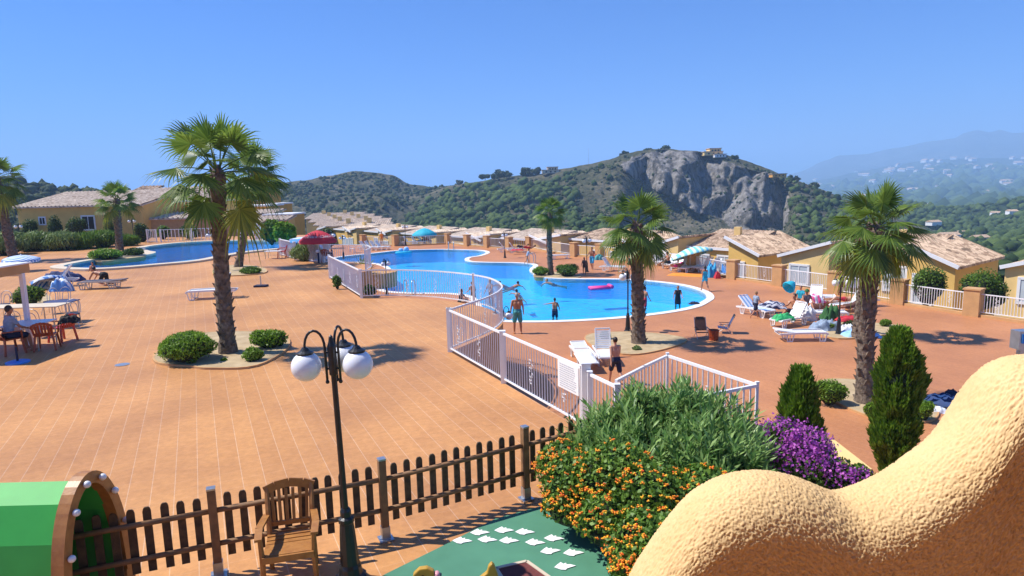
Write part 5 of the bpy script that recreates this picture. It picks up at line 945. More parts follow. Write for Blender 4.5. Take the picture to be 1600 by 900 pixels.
# ------------------------------------------------------------------ furniture
def lounger(name='sun_lounger', fm='plastic_white', cm='plastic_white', back=35, L=1.9, fr='plastic_white'):
    e = empty(name, (0, 0, 0)); hs = .34; W = .64; yb = L * .62
    mb = MB(); n = 14
    for i in range(n): y = .06 + (yb - .06) * i / n; mb.box((0, y + .04, hs), (W - .1, .068, .018))
    mb.build('seat', M[cm], e); mb = MB()
    for s in (-1, 1):
        pts = [(s * W / 2, -.02, hs - .05), (s * W / 2, .05, hs + .01), (s * W / 2, .5, hs + .015), (s * W / 2, yb, hs + .01), (s * W / 2, L - .3, hs - .02), (s * W / 2, L - .05, hs - .03)]
        for a, b in zip(pts, pts[1:]): mb.bar(a, b, .05, .07)
    mb.bar((-W / 2, 0, hs - .02), (W / 2, 0, hs - .02), .05, .06); mb.bar((-W / 2, L - .05, hs - .03), (W / 2, L - .05, hs - .03), .05, .05); mb.build('frame', M[fr], e)
    a = R_(back); bl = L - yb + .05; c_, s_ = math.cos(a), math.sin(a); mb = MB()
    for i in range(9):
        t = .05 + (bl - .08) * i / 9; mm = Matrix.Rotation(a, 3, 'X'); mb.box((0, yb + c_ * t, hs + .02 + s_ * t), (W - .12, .06, .018), M=mm)
    for s in (-1, 1): mb.bar((s * (W / 2 - .05), yb, hs + .01), (s * (W / 2 - .05), yb + c_ * bl, hs + .01 + s_ * bl), .04, .045)
    mb.bar((-W / 2 + .05, yb + c_ * bl, hs + .01 + s_ * bl), (W / 2 - .05, yb + c_ * bl, hs + .01 + s_ * bl), .05, .045)
    if back > 15: 
        for s in (-1, 1): mb.bar((s * (W / 2 - .04), yb + c_ * bl * .5, hs + s_ * bl * .5), (s * (W / 2 - .04), yb + c_ * bl * .5 + .12, hs - .02), .025, .025)
    mb.build('backrest', M[fm], e)
    for y in (.18, L - .45):
        for s in (-1, 1):
            mb = MB(); x = s * (W / 2 - .01); mb.bar((x, y - .16, hs - .01), (x, y - .09, .02), .04, .035); mb.bar((x, y + .16, hs - .01), (x, y + .09, .02), .04, .035); mb.bar((x, y - .1, .018), (x, y + .1, .018), .05, .035); mb.bar((x, y, hs - .02), (x, y, .03), .025, .03); mb.build('leg', M[fr], e)
    return e
LP = {}
def put_lounger(key, px, py, z, yaw, label, group='white plastic sun loungers', **kw):
    if key not in LP: o = LP[key] = lounger(**kw)
    else: o = dup(LP[key])
    g_ = G(px, py, z); o.location = g_; o.rotation_euler = (0, 0, R_(yaw)); tag(o, label, 'sun lounger', group); return o
A_ = dict(back=8); B_ = dict(back=55); C_ = dict(back=72)
put_lounger('b', 295, 468, UP, -78, 'lone white lounger with raised back behind the trunk of the tallest palm', **B_)
put_lounger('a', 1288, 531, 0, 86, 'flat white lounger standing alone in front of the sunbathers at right', **A_)
put_lounger('b', 1212, 512, 0, -62, 'white lounger with raised slatted back behind the flat one', **B_)
put_lounger('a', 918, 572, 0, 5, 'low white lounger with a towel left of the walking boy', **A_)
put_lounger('c', 950, 573, 0, 0, 'white lounger with upright back just behind the walking boy', **C_)
put_lounger('a', 889, 404, 0, 100, 'white lounger on the far deck left of the walking man', **A_)
put_lounger('s', 1203, 497, 0, 25, 'lounger with pale blue and white striped cover beside the walking child', back=40, cm='stripe_ltblue', fm='stripe_ltblue')
put_lounger('a', 1292, 470, 0, 160, 'big white lounger turned away near the tan pillar', **B_)
put_lounger('b', 1303, 488, 0, -75, 'white lounger behind the green cushion', **B_)
put_lounger('b', 1330, 483, 0, -60, 'white lounger with raised back left of the large palm trunk', **B_)
put_lounger('a', 1322, 499, 0, 80, 'white lounger under the reclining woman by the large palm', **A_)
put_lounger('b', 1270, 482, 0, -30, 'white lounger between the seated couple and the green cushion', **B_)
for k, (px, py, yaw, key, lb) in enumerate([(975, 424, 60, 'b', 'white lounger under the sunbather left of the sandy bed palm'), (1018, 413, -25, 'c', 'upright white lounger hung with white towels'), (1030, 416, -30, 'c', 'white lounger with a navy towel over its back'), (1040, 420, -40, 'b', 'white lounger left of the sitting man'), (1052, 424, -45, 'b', 'white lounger under the sitting man'), (1065, 426, -50, 'a', 'white lounger under the woman in pink'), (1085, 425, -60, 'b', 'white lounger in the shade of the striped parasol'), (1100, 428, -55, 'b', 'grey green lounger right of the striped parasol')]):
    kw = {'a': A_, 'b': B_, 'c': C_}[key]; put_lounger(key, px, py, 0, yaw, lb, **kw)
for k, (px, py, yaw, lb) in enumerate([(584, 391, 70, 'first lounger of the far row below the gable at left'), (592, 391, 70, 'second lounger of the far row below the gable'), (600, 390.5, 70, 'third lounger of the far row below the gable'), (608, 390, 70, 'fourth lounger of the far row below the gable'), (652, 382, 80, 'lounger left under the cyan parasol'), (664, 382, 80, 'lounger in the middle under the cyan parasol'), (674, 381, 80, 'lounger right under the cyan parasol'), (806, 393, 100, 'lounger with a red towel on the far deck'), (822, 394, 100, 'lounger with sunbathers left of the slim palm')]): put_lounger('b', px, py, 0, yaw, lb, **B_)
put_lounger('g', 128, 452, UP, -84, 'lounger with a grey mattress in front of the bending man', back=4, cm='grey_fabric', fm='grey_fabric', fr='steel')
put_lounger('b', 52, 450, UP, -70, 'white lounger left of the folded blue and white parasol', **B_)
# folding beach chairs
def beach_chair(loc, rz, label, m):
    e = empty('beach_chair', loc, rz, label, 'folding chair', 'dark folding beach chairs'); 
    mb = MB(); mb.box((0, 0, .26), (.5, .45, .02), M=Matrix.Rotation(R_(8), 3, 'X')); mb.build('seat', M[m], e); mb = MB(); mb.box((0, -.38, .58), (.5, .03, .62), M=Matrix.Rotation(R_(24), 3, 'X')); mb.build('backrest', M[m], e)
    for s in (-1, 1):
        mb = MB(); mb.tube([(s * .27, .3, 0), (s * .27, -.25, .42), (s * .27, -.32, .3)], .013, 6); mb.tube([(s * .27, -.4, 0), (s * .27, .12, .42)], .013, 6); mb.tube([(s * .26, -.22, .24), (s * .26, -.52, .9)], .013, 6); mb.build('frame', M['steel'], e); mb = MB(); mb.bar((s * .28, -.32, .45), (s * .28, .16, .45), .05, .02); mb.build('armrest', M['black_metal'], e)
    mb = MB(); mb.box((0, -.5, .83), (.36, .06, .14), M=Matrix.Rotation(R_(24), 3, 'X')); mb.build('headrest', M['black_fabric'], e); return e
beach_chair(G(1097, 528, 0), R_(178), 'brown striped folding beach chair seen from behind near the red basket', 'brown_fabric').scale = (.9,) * 3
beach_chair(G(1129, 520, 0), R_(75), 'navy folding beach chair turned sideways right of the red basket', 'navy_tex').scale = (.9,) * 3
g_ = G(1115, 531, 0); mb = MB(); mb.lathe([(.18, 0), (.22, .42), (.205, .42), (.165, .05)], 14, tuple(g_)); tag(mb.build('basket', M['plastic_brown']), 'rust red round basket between the two beach chairs', 'basket')
# towels and bundles
def towel(px, py, z, w, d, h, rz, m, label, name='towel', cat='towel', n=18):
    g_ = G(px, py, z); mb = MB(); V = []
    for j in range(n + 1):
        for i in range(n + 1):
            u, v = i / n - .5, j / n - .5; V.append((u * w, v * d, h * (1 - (2 * u) ** 4) * (1 - (2 * v) ** 4) + .012 + .5 * h * NZ.noise((u * 5, v * 5, px)) + .3 * h * NZ.noise((u * 13, v * 13, py))))
    b0 = len(V); V += [(x, y, 0) for x, y, z_ in V]
    k = n + 1; F = [(j * k + i, j * k + i + 1, (j + 1) * k + i + 1, (j + 1) * k + i) for j in range(n) for i in range(n)]
    per = [(i, i + 1) for i in range(n)] + [(j * k + n, (j + 1) * k + n) for j in range(n)] + [(n * k + i + 1, n * k + i) for i in range(n)] + [((j + 1) * k, j * k) for j in range(n)]
    F += [(b0 + a, b0 + b, b, a) for a, b in per]
    mb.add(V, F); o = mb.build(name, M[m], None, True); o.location = g_; o.rotation_euler = (0, 0, R_(rz)); return tag(o, label, cat)
towel(1080, 430, 0, 3.0, 1.5, .03, -30, 'orange_fabric', 'orange beach towel spread on the deck below the striped parasol')
towel(1343, 525, 0, 1.5, .9, .22, -5, 'lightblue', 'folded pale blue air mattresses lying by the lamp post', 'air_mattress', 'air mattress')
towel(1325, 521, 0, .8, .4, .3, -5, 'white_fabric', 'white folded cushion on the edge of the pale blue air mattresses', 'cushion', 'cushion')
towel(1290, 517, 0, 1.3, .6, .4, 0, 'greyblue_fabric', 'heap of grey blue towels and bags in front of the loungers', 'towel_heap')
towel(1263, 500, .0, .55, .5, .55, 0, 'white_fabric', 'white bag beside the seated couple', 'bag', 'bag')
towel(1297, 499, .32, .75, .5, .5, 0, 'dkgreen_fabric', 'dark green cushion on the loungers in front of the sunbathers', 'cushion', 'cushion')
towel(1272, 472, .3, .9, .7, .3, 10, 'stripe_pink', 'pink and white inflatable ring lying on the big white lounger', 'swim_ring', 'inflatable')
towel(1224, 500, .3, .9, .5, .25, 10, 'green_fabric', 'bright green float lying on the white lounger', 'float', 'inflatable')
towel(1206, 481, .25, 1.3, .6, .28, -8, 'stripe_navy', 'navy and white air mattress on top of the striped lounger', 'air_mattress', 'air mattress')
towel(1330, 500, .35, 1.3, .6, .15, 4, 'red_fabric', 'red patterned towel on the lounger by the large palm')
towel(916, 560, .36, .66, 1.5, .06, 3, 'white_fabric', 'white towel on the low lounger left of the walking boy')
towel(1472, 631, 0, .95, .55, .22, -20, 'stripe_navy', 'navy and white striped air mattress lying right of the round bush', 'air_mattress', 'air mattress')
towel(1462, 643, 0, .55, .38, .12, -10, 'white_fabric', 'white folded towel in front of the navy air mattress')
towel(1488, 622, 0, .5, .4, .2, 10, 'navy', 'dark bundle at the right end of the navy air mattress', 'bundle', 'bundle')
towel(97, 455, UP, 1.0, .3, .5, 0, 'stripe_blue', 'blue and white patterned cooler bag in front of the folded parasol', 'cooler_bag', 'bag')
towel(97, 440, UP, 1.9, .9, .45, 12, 'navy_tex', 'dark blue heap of beach things behind the cooler bag', 'bundle', 'bundle')
towel(1080, 472, .02, .1, .1, .1, 0, 'navy', 'x') if False else None
towel(1084, 475, .03, .55, .3, .1, 20, 'navy', 'dark flip flops left on the pool edge', 'flip_flops', 'shoes')
towel(808, 391, .38, 1.2, .55, .1, 0, 'red_fabric', 'red towel on the far loungers left of the slim palm')
towel(886, 401, .0, .8, .5, .4, 0, 'teal_fabric', 'teal bag on the far deck right of the walking man', 'bag', 'bag'); bpy.data.objects['bag.001'].location = G(936, 406, 0)
towel(930, 405, 0, .6, .4, .35, 0, 'red_fabric', 'red bag beside the walking man', 'bag', 'bag')
towel(1030, 408, .3, .55, .3, .8, -20, 'navy', 'navy towel draped over an upright lounger')
towel(1018, 408, .3, .5, .3, .85, -20, 'white_fabric', 'white towels draped over the upright lounger behind the palm')
towel(732, 563, UP, .01, .01, .01, 0, 'navy', 'x') if False else None
# pink float in the pool
g_ = G(939, 451, -.06); e = empty('pink_float', g_, .2, 'pink inflatable float drifting in the pool', 'inflatable'); mb = MB()
for k in range(3): mb.tube([(-.75, -.22 + k * .22, .06), (.55, -.22 + k * .22, .06)], .1, 8)
mb.build('tubes', M['pink_fabric'], e, True); mb = MB(); mb.tube([(.62, -.32, .12), (.62, .32, .12)], .13, 8); mb.build('pillow', M['pink_fabric'], e, True)
g_ = G(631, 396.5, -.06); e = empty('blue_float', g_, .1, 'cluster of light blue inflatables floating at the far pool edge', 'inflatable'); mb = MB(); pts = [(1.3 * math.cos(a), .7 * math.sin(a), .25) for a in np.linspace(0, 2 * PI, 20)]; mb.tube(pts, .28, 8); mb.build('ring', M['cyan_fabric'], e, True); mb = MB(); mb.ball((.5, 0, .9), (.5, .4, .55), 10, 8); mb.ball((-.5, 0, .8), (.45, .4, .4), 10, 8); mb.build('balloons', M['lightblue'], e, True); e.scale = (.55, .55, .5)
# ladders
def ladder(px, py, z, rz, label):
    e = empty('pool_ladder', G(px, py, z), rz, label, 'pool ladder', 'steel pool ladders')
    for s in (-1, 1): mb = MB(); mb.tube([(s * .27, .35, .03), (s * .27, .35, .65), (s * .27, .28, .82), (s * .27, .1, .88), (s * .27, -.12, .8), (s * .27, -.2, .6), (s * .27, -.2, -.9)], .03, 8); mb.build('handrail', M['steel'], e, True)
    for k in range(3): mb = MB(); mb.box((0, -.2, -.2 - .28 * k), (.5, .08, .03)); mb.build('step', M['steel'], e)
ladder(705, 390, 0, 0, 'steel pool ladder at the far edge below the tan pillars'); ladder(832, 411.5, 0, 1.2, 'steel ladder where a child climbs out beside the slim palm'); ladder(641, 459, 0, 2.9, 'steel ladder seen through the long curved railing')
# ------------------------------------------------------------------ parasols
def parasol(loc, label, m, r=1.2, h=2.2, tilt=(0, 0), n=8, edge='white_fabric', val=.12, name='parasol', rz=0, drop=.42, pole='steel'):
    e = empty(name, loc, rz, label, 'parasol'); mb = MB(); mb.tube([(0, 0, 0), (0, 0, h)], .022, 8); mb.build('pole', M[pole], e); mb = MB(); mb.lathe([(.26, 0), (.26, .06), (.05, .1), (.04, .25)], 14); mb.build('base', M['coping2'], e)
    T = Matrix.Rotation(tilt[0], 3, 'X') @ Matrix.Rotation(tilt[1], 3, 'Y'); mb = MB(); V = [Vector((0, 0, 0))]; ring_n = 4; S = n * 3
    for q in range(1, ring_n + 1):
        for k in range(S):
            a = 2 * PI * k / S; t = q / ring_n; sag = (1 - .07 * (1 - abs(((k % 3) / 3) * 2 - 1)) * t); V.append(Vector((math.cos(a) * r * t * sag, math.sin(a) * r * t * sag, -drop * t ** 1.7)))
    for k in range(S): v = V[1 + (ring_n - 1) * S + k]; V.append(v + Vector((0, 0, -val)))
    V = [T @ v + Vector((0, 0, h)) for v in V]; F = [(0, 1 + k, 1 + (k + 1) % S) for k in range(S)] + [(1 + q * S + k, 1 + (q + 1) * S + k, 1 + (q + 1) * S + (k + 1) % S, 1 + q * S + (k + 1) % S) for q in range(ring_n) for k in range(S)]
    mb.add(V, F); mb.build('canopy', M[m] if isinstance(m, str) else m, e, True); mb = MB(); mb.ball(T @ Vector((0, 0, .04)) + Vector((0, 0, h)), .035, 8, 6); mb.build('finial', M['plastic_white'], e); rb = MB()
    for k in range(n): a = 2 * PI * k / n; rb.tube([T @ Vector((0, 0, -.06)) + Vector((0, 0, h)), T @ Vector((math.cos(a) * r * .97, math.sin(a) * r * .97, -drop - .02)) + Vector((0, 0, h))], .008, 4)
    rb.build('ribs', M['steel'], e); return e
M['green_stripe'] = stripe('green_blue_stripe', (0.16, 0.52, 0.68), (0.62, 0.80, 0.55), 2.6, 0)
parasol(G(1078, 424, 0), 'blue and green striped parasol tilted over the sunbathers', 'green_stripe', 1.55, 1.75, (R_(-14), R_(-12)), drop=.5)
parasol(G(664, 381, 0), 'cyan parasol on the far deck', 'cyan_fabric', 1.45, 1.85, (0, 0), drop=.7, val=.2)
rp_ = parasol(G(499, 409, UP), 'red parasol with white lettering beside the reed bed', 'red_fabric', 1.15, 1.9, (0, 0), drop=.6, val=.16)
for k, a in enumerate((-75, -20, -135)):
    cu = bpy.data.curves.new('t', 'FONT'); cu.body = 'Coca-Cola'; cu.size = .3; cu.shear = .4; cu.align_x = 'CENTER'; cu.extrude = .002; to = bpy.data.objects.new('t', cu); COL.objects.link(to); me = bpy.data.meshes.new_from_object(to); bpy.data.objects.remove(to); lo = link('lettering', me, M['paint_white'], rp_); aa = R_(a); rr_ = .84
    for v in me.vertices:
        x, y = v.co.x, v.co.y; th = aa + x / rr_; r2 = rr_ - (y - .1) * .88; z = 1.9 - .6 * (max(r2, .05) / 1.15) ** 1.7 + .025; v.co = (math.cos(th) * r2, math.sin(th) * r2, z)
parasol(G(487, 402, UP), 'light blue round parasol seen over the white railing', 'blue_fabric', 1.35, 1.25, (0, 0), drop=.12, val=.1)
parasol(G(36, 424, UP), 'blue and white striped parasol behind the brown awning', 'stripe_blue', .95, .95, (R_(4), R_(4)), drop=.22)
bpar = parasol(G(78, 450, UP), 'folded blue and white parasol lying among the beach things', 'stripe_blue', .75, .55, (R_(-20), R_(-18)), drop=.25)
parasol(G(1240, 473, 0), 'small turquoise parasol tipped on its side behind the seated couple', 'cyan_fabric', .34, 1.1, (R_(-40), R_(50)), drop=.45, val=.1)
# flat T-shaped weight and blue base
g_ = G(408, 448, UP); e = empty('umbrella_stand', g_, 0, 'dark flat parasol base with a short tube standing empty on the tiles', 'umbrella stand'); mb = MB(); mb.box((0, 0, .04), (.55, .4, .08)); mb.build('plate', M['navy'], e); mb = MB(); mb.tube([(0, 0, .08), (0, 0, .5)], .03, 8); mb.build('tube', M['steel'], e)
g_ = G(28, 567, UP); e = empty('umbrella_stand', g_, 0, 'bright blue round parasol base with a dark tube near the red chairs', 'umbrella stand'); mb = MB(); mb.lathe([(.27, 0), (.27, .04), (.2, .06), (.02, .06)], 20); mb.build('plate', M['plastic_blue'], e); mb = MB(); mb.tube([(0, 0, .05), (0, 0, .42)], .028, 8); mb.build('tube', M['navy'], e)
# monobloc armchairs
def monobloc(loc, rz, label, m, group='red plastic armchairs'):
    e = empty('plastic_armchair', loc, rz, label, 'chair', group); mb = MB(); mb.box((0, 0, .43), (.46, .44, .03)); mb.build('seat', M[m], e); mb = MB()   # faces +y
    for i in range(7):
        t = -1 + 2 * i / 6; x = t * .21; yb = -.22 - .035 * (1 - t * t); hh = .84 - .09 * t * t; mb.bar((x, yb, .44), (x * 1.12, yb - .12, hh), .052, .014, upv=(0, 1, 0))
    for z, yy in ((.80, -.36), (.48, -.245)): 
        for i in range(6): t = -1 + i / 3; t2 = t + 1 / 3; mb.bar((t * .235, yy + .035 * t * t, z - .07 * t * t * (z > .6)), (t2 * .235, yy + .035 * t2 * t2, z - .07 * t2 * t2 * (z > .6)), .02, .07)
    mb.build('backrest', M[m], e)
    for sx in (-1, 1):
        for sy in (-1, 1): mb = MB(); mb.bar((sx * .21, sy * .2, .43), (sx * .26, sy * .25, 0), .045, .045); mb.build('leg', M[m], e)
        mb = MB(); mb.bar((sx * .26, -.27, .66), (sx * .27, .2, .64), .05, .025); mb.bar((sx * .27, .19, .64), (sx * .24, .21, .43), .04, .03); mb.build('armrest', M[m], e)
    return e
monobloc(G(441, 403, UP), R_(100), 'red plastic armchair alone beside the upper pool', 'plastic_red')
monobloc(G(75, 546, UP), R_(20), 'rust red plastic armchair seen from behind at the blue table', 'plastic_brown'); monobloc(G(99, 533, UP), R_(75), 'bright red plastic armchair with a sunlit back at the blue table', 'plastic_red'); monobloc(G(18, 553, UP), R_(-30), 'rust red plastic armchair at the left edge holding a seated person', 'plastic_brown')
monobloc(G(512, 410, UP), R_(-10), 'rust red armchair holding the person near the red parasol', 'plastic_brown')
monobloc(G(551, 395, 0), R_(100), 'white plastic armchair on the far deck seen through the lookout railing', 'plastic_white')
def table(loc, rz, w, d, h, label, m, lm='steel', round_=False):
    e = empty('table', loc, rz, label, 'table'); mb = MB()
    if round_: mb.lathe([(w / 2, h - .03), (w / 2, h), (.01, h)], 24)
    else: mb.box((0, 0, h - .015), (w, d, .03))
    mb.build('tabletop', M[m], e)
    for sx in (-1, 1):
        for sy in (-1, 1): mb = MB(); k = .3 if round_ else .44; mb.tube([(sx * w * k, sy * d * k, 0), (sx * w * k, sy * d * k, h - .03)], .02, 6); mb.build('leg', M[lm], e)
    return e
table(G(50, 544, UP), .1, 1.0, 1.0, .74, 'white square table with a blue sheen between the red armchairs', 'plastic_white'); table(G(40, 512, UP), .05, 2.6, .8, .74, 'long beige table behind the red armchairs', 'coping2'); table(G(428, 404, UP), 0, 1.0, .6, .5, 'small white table beside the red armchair at the upper pool', 'plastic_white'); table(G(490, 404, UP), 0, .9, .9, .7, 'white round table under the red parasol', 'plastic_white', round_=True)
table(G(99, 503, UP), .1, .9, .7, .72, 'dark blue table beside the black metal chairs', 'navy_tex')
def cafe_chair(loc, rz, label):
    e = empty('cafe_chair', loc, rz, label, 'chair', 'thin metal cafe chairs'); mb = MB(); mb.lathe([(.2, .44), (.21, .46), (.2, .475), (.01, .475)], 16); mb.build('seat', M['navy'], e); mb = MB()
    for r, h in ((.2, .92), (.11, .8)): mb.tube([(-r, -.17, .46)] + [(-r * math.cos(t), -.2 - .04 * math.sin(t), h - .18 + .18 * math.sin(t)) for t in np.linspace(0, PI, 9)] + [(r, -.17, .46)], .011, 6)
    mb.build('backrest', M['steel'], e)
    for sx in (-1, 1):
        for sy in (-1, 1): mb = MB(); mb.tube([(sx * .13, sy * .13, .45), (sx * .21, sy * .21, 0)], .011, 6); mb.build('leg', M['steel'], e)
for px, py, rz, lb in [(116, 512, 200, 'metal cafe chair right of the dark blue table'), (100, 488, 180, 'metal cafe chair behind the dark blue table'), (80, 490, 180, 'metal cafe chair between the shrub and the dark blue table'), (8, 495, 180, 'metal cafe chair at the left edge behind the long table'), (28, 530, 20, 'metal cafe chair in front of the long table, left of the white post'), (62, 527, 0, 'metal cafe chair in front of the long table, right of the white post')]: cafe_chair(G(px, py, UP), R_(rz), lb)
towel(108, 503, UP + .72, .5, .32, .16, 20, 'black_fabric', 'black bag lying on the dark blue table', 'bag', 'bag')
# awning with beige fascia and white post
e = empty('awning', (0, 0, 0), 0, 'brown flat awning with beige fascia on a white post at the left edge', 'awning'); g_ = G(48, 539, UP); pt_ = AT(30, 427, g_.y)
mb = MB(); mb.bar((g_.x, g_.y, UP), (g_.x + .02, g_.y, pt_.z), .11, .11); mb.build('post', M['white_metal'], e)
tz = pt_.z; mb = MB(); mb.box((g_.x - 1.75, g_.y - .9, tz + .12), (3.6, 2.4, .26)); mb.build('canopy', M['plaster_tan'], e); mb = MB(); mb.box((g_.x - 1.75, g_.y - .9, tz + .27), (3.7, 2.5, .04)); mb.build('roof_edge', M['white_metal'], e); mb = MB(); mb.bar((g_.x - 3.5, g_.y - 2.0, tz - .05), (g_.x + .03, g_.y - 2.0, tz - .05), .06, .06); mb.bar((g_.x - 3.5, g_.y, tz - .05), (g_.x + .03, g_.y, tz - .05), .06, .06); mb.build('beam', M['white_metal'], e)
# blue kiosk beyond the reeds
e = empty('blue_kiosk', (0, 0, 0), 0, 'blue kiosk with dark panels behind the red parasol', 'kiosk'); a = AT(456, 376, 50); b = AT(499, 376, 50); mb = MB(); mb.prism([(a.x, a.y), (b.x, a.y), (b.x, a.y + 2), (a.x, a.y + 2)], UP - 1, a.z); mb.build('body', M['lightblue'], e)
for t in (.12, .45, .78): mb = MB(); mb.box((a.x + (b.x - a.x) * t, a.y - .03, a.z - .55), (.32, .06, 1.0)); mb.build('panel', M['navy_tex'], e)
mb = MB(); mb.box(((a.x + b.x) / 2, a.y + 1, a.z + .06), ((b.x - a.x) + .3, 2.3, .1)); mb.build('roof', M['stripe_ltblue'], e)
mb = MB(); mb.box((0, 0, .9), (.7, .6, 1.8)); o = mb.build('fridge', M['plastic_white']); o.location = G(503, 410, UP); o.scale = (.5, .5, .32); tag(o, 'low white box at the feet of the person in the red armchair', 'box')
g_ = G(498, 411, UP); e = empty('water_dispenser', g_, 0, 'dark bottle-like stand with a pale top left of the seated person', 'stand'); mb = MB(); mb.tube([(0, 0, 0), (0, 0, .62)], .06, 8); mb.build('tube', M['navy'], e); mb = MB(); mb.ball((0, 0, .7), (.13, .13, .1), 10, 7); mb.build('top', M['plastic_white'], e)
# extra folding chairs and blue things near the striped parasol
beach_chair(G(1131, 434, 0), R_(150), 'bright blue folding chair at the right end of the sunbathers', 'blue_fabric')['group'] = 'blue things by the pillar'
towel(1112, 433, 0, .7, .6, .8, 0, 'azure_fabric', 'bright blue bag between the blue folding chair and the girl', 'bag', 'bag'); towel(1121, 435, 0, .4, .35, .4, 0, 'red_fabric', 'red bag beside the blue folding chair', 'bag', 'bag')
# ------------------------------------------------------------------ people
PENDING = []
def cap(mb, a, b, ra, rb, n=10):
    a, b = Vector(a), Vector(b); d = b - a; L = d.length
    if L < 1e-4: mb.ball(a, ra); return
    t = d / L; pts = []; rs = []
    for k in range(4): th = PI / 2 * (1 - k / 4); pts.append(a - t * ra * math.sin(th) * 1.0); rs.append(max(.002, ra * math.cos(th)))
    pts.append(a); rs.append(ra); pts.append(b); rs.append(rb)
    for k in range(1, 5): th = PI / 2 * k / 4; pts.append(b + t * rb * math.sin(th)); rs.append(max(.002, rb * math.cos(th)))
    mb.tube(pts, rs, n)
def skinned(mb, name, m, par, vox):
    me = bpy.data.meshes.new(name); me.from_pydata(mb.v, [], mb.f); o = link(name, me, m, par, True); r = o.modifiers.new('r', 'REMESH'); r.mode = 'VOXEL'; r.voxel_size = vox; r.use_smooth_shade = True; s = o.modifiers.new('s', 'SMOOTH'); s.iterations = 3; s.factor = .5
    PENDING.append(o); return o
def sag(a, ab, s): a, ab = R_(a), R_(ab); return Vector((s * math.sin(ab), math.sin(a) * math.cos(ab), -math.cos(a) * math.cos(ab)))
def person(px, py, z, face, label, pose, h=1.75, skin='skin', hair='hair_dark', wear=(('shorts', 'navy'),), hl=0, vox=.02, water=None, seat=None, group=None, build=1.0, loc=None):
    k = h / 1.75; W = build; e = empty('person', (0, 0, 0), R_(face), label, 'person', group)
    lean, head = pose.get('lean', 2), pose.get('head', 0); T = Vector((0, math.sin(R_(lean)), math.cos(R_(lean)))); HT = Vector((0, math.sin(R_(lean * .6 + head)), math.cos(R_(lean * .6 + head)))); X = Vector((1, 0, 0))
    P = Vector((0, 0, 0)); C = P + T * .28; SH = P + T * .46; N = P + T * .54; H = N + HT * .15
    J = {}
    for s, sd in ((-1, 'L'), (1, 'R')):
        hip = P + X * s * .09 - T * .04; a, ab, sa = pose.get('T' + sd, (3, 3, -3)); kn = hip + sag(a, ab, s) * .43; an = kn + sag(sa, ab * .4, s) * .42
        sd_ = sag(sa, 0, s); fd_ = Vector((s * .2, -sd_.z, sd_.y)); 
        if pose.get('toe') == sd: fd_ = (fd_ + sd_ * 1.0)
        J['leg' + sd] = (hip, kn, an, fd_.normalized(), sd_); sh = SH + X * s * .175 * W; ua, ub, fa, fb_ = pose.get('A' + sd, (0, 10, 8, 6)); el = sh + sag(ua, ub, s) * .28; wr = el + sag(fa, fb_, s) * .25; J['arm' + sd] = (sh, el, wr, (wr - el).normalized())
    low = min(min(J['leg' + q][2].z - .07, J['leg' + q][1].z - .06) for q in 'LR'); low = min(low, P.z - .12); 
    if pose.get('hands'): low = min(low, min(J['arm' + q][2].z - .04 for q in 'LR'))
    base = Vector(loc) if loc else G(px, py, z)
    if water is not None: off = water * k - low * k * 0 ; zoff = -water - low * k          # water = depth of feet below the surface plane
    elif seat is not None: zoff = seat + .115 * k
    else: zoff = -low * k
    e.location = base + Vector((0, 0, zoff)); e.scale = (k, k, k); v = vox / k
    b = MB()
    for s in (-1, 1):
        cap(b, P + X * s * .065 * W, P + T * .14 + X * s * .055 * W, .108 * W, .098 * W); cap(b, P + T * .14 + X * s * .055 * W, C + T * .06 + X * s * .075 * W, .098 * W, .105 * W); cap(b, C + T * .06 + X * s * .075 * W, SH + X * s * .09 * W - T * .02, .105 * W, .075)
    cap(b, SH - X * .16 * W, SH + X * .16 * W, .06, .06); cap(b, SH, N + HT * .04, .062, .05); b.ball(H, (.078, .095, .115), 14, 10, Matrix.Rotation(-R_(lean * .6 + head), 3, 'X')); FW = Vector((0, HT.z, -HT.y)); cap(b, H - HT * .05 + FW * .03, H - HT * .075 + FW * .055, .052, .036); cap(b, H + FW * .085 + HT * .01, H + FW * .108 - HT * .02, .012, .016)
    for s in (-1, 1): b.ball(H + X * s * .08 - HT * .01, (.012, .02, .03), 8, 6); b.ball(P + X * s * .07 - Vector((0, .06, .02)), .085 * W, 10, 7)
    for sd, s in (('L', -1), ('R', 1)):
        hip, kn, an, fd, sdv = J['leg' + sd]; cap(b, hip, kn, .088 * W, .056); cap(b, kn, kn.lerp(an, .3), .055, .058); cap(b, kn.lerp(an, .3), an, .058, .036); cap(b, an - fd * .04 + sdv * .03, an + fd * .15 + sdv * .05, .036, .028); cap(b, an, an - fd * .045 + sdv * .035, .036, .034)
        sh, el, wr, hd = J['arm' + sd]; cap(b, sh, el, .052 * W, .04); cap(b, el, wr, .041, .028); pd = hd; side = Vector((0, 1, 0)) if abs(hd.y) < .7 else X * s; side = (side - pd * side.dot(pd)).normalized(); nrm = pd.cross(side)
        for q in (-.02, .015): cap(b, wr + side * q, wr + pd * .085 + side * q * 1.2, .021, .02)
        for f, (o_, L_) in enumerate(((-.034, .058), (-.012, .072), (.011, .068), (.033, .055))): p0 = wr + pd * .085 + side * o_; p1 = p0 + pd * L_ * .5; cap(b, p0, p1, .0095, .009, 6); cap(b, p1, p1 + (pd * .85 - X * s * .5).normalized() * L_ * .5, .009, .008, 6)
        cap(b, wr + pd * .02 + side * .03, wr + pd * .06 + side * .062, .012, .009, 6); cap(b, wr + pd * .06 + side * .062, wr + pd * .09 + side * .062, .009, .008, 6)
    skinned(b, 'body', M[skin], e, v)
    hm_ = MB(); hm_.ball(H + HT * .022 - FW * .018, (.085, .098, .108), 14, 10, Matrix.Rotation(-R_(lean * .6 + head), 3, 'X'))
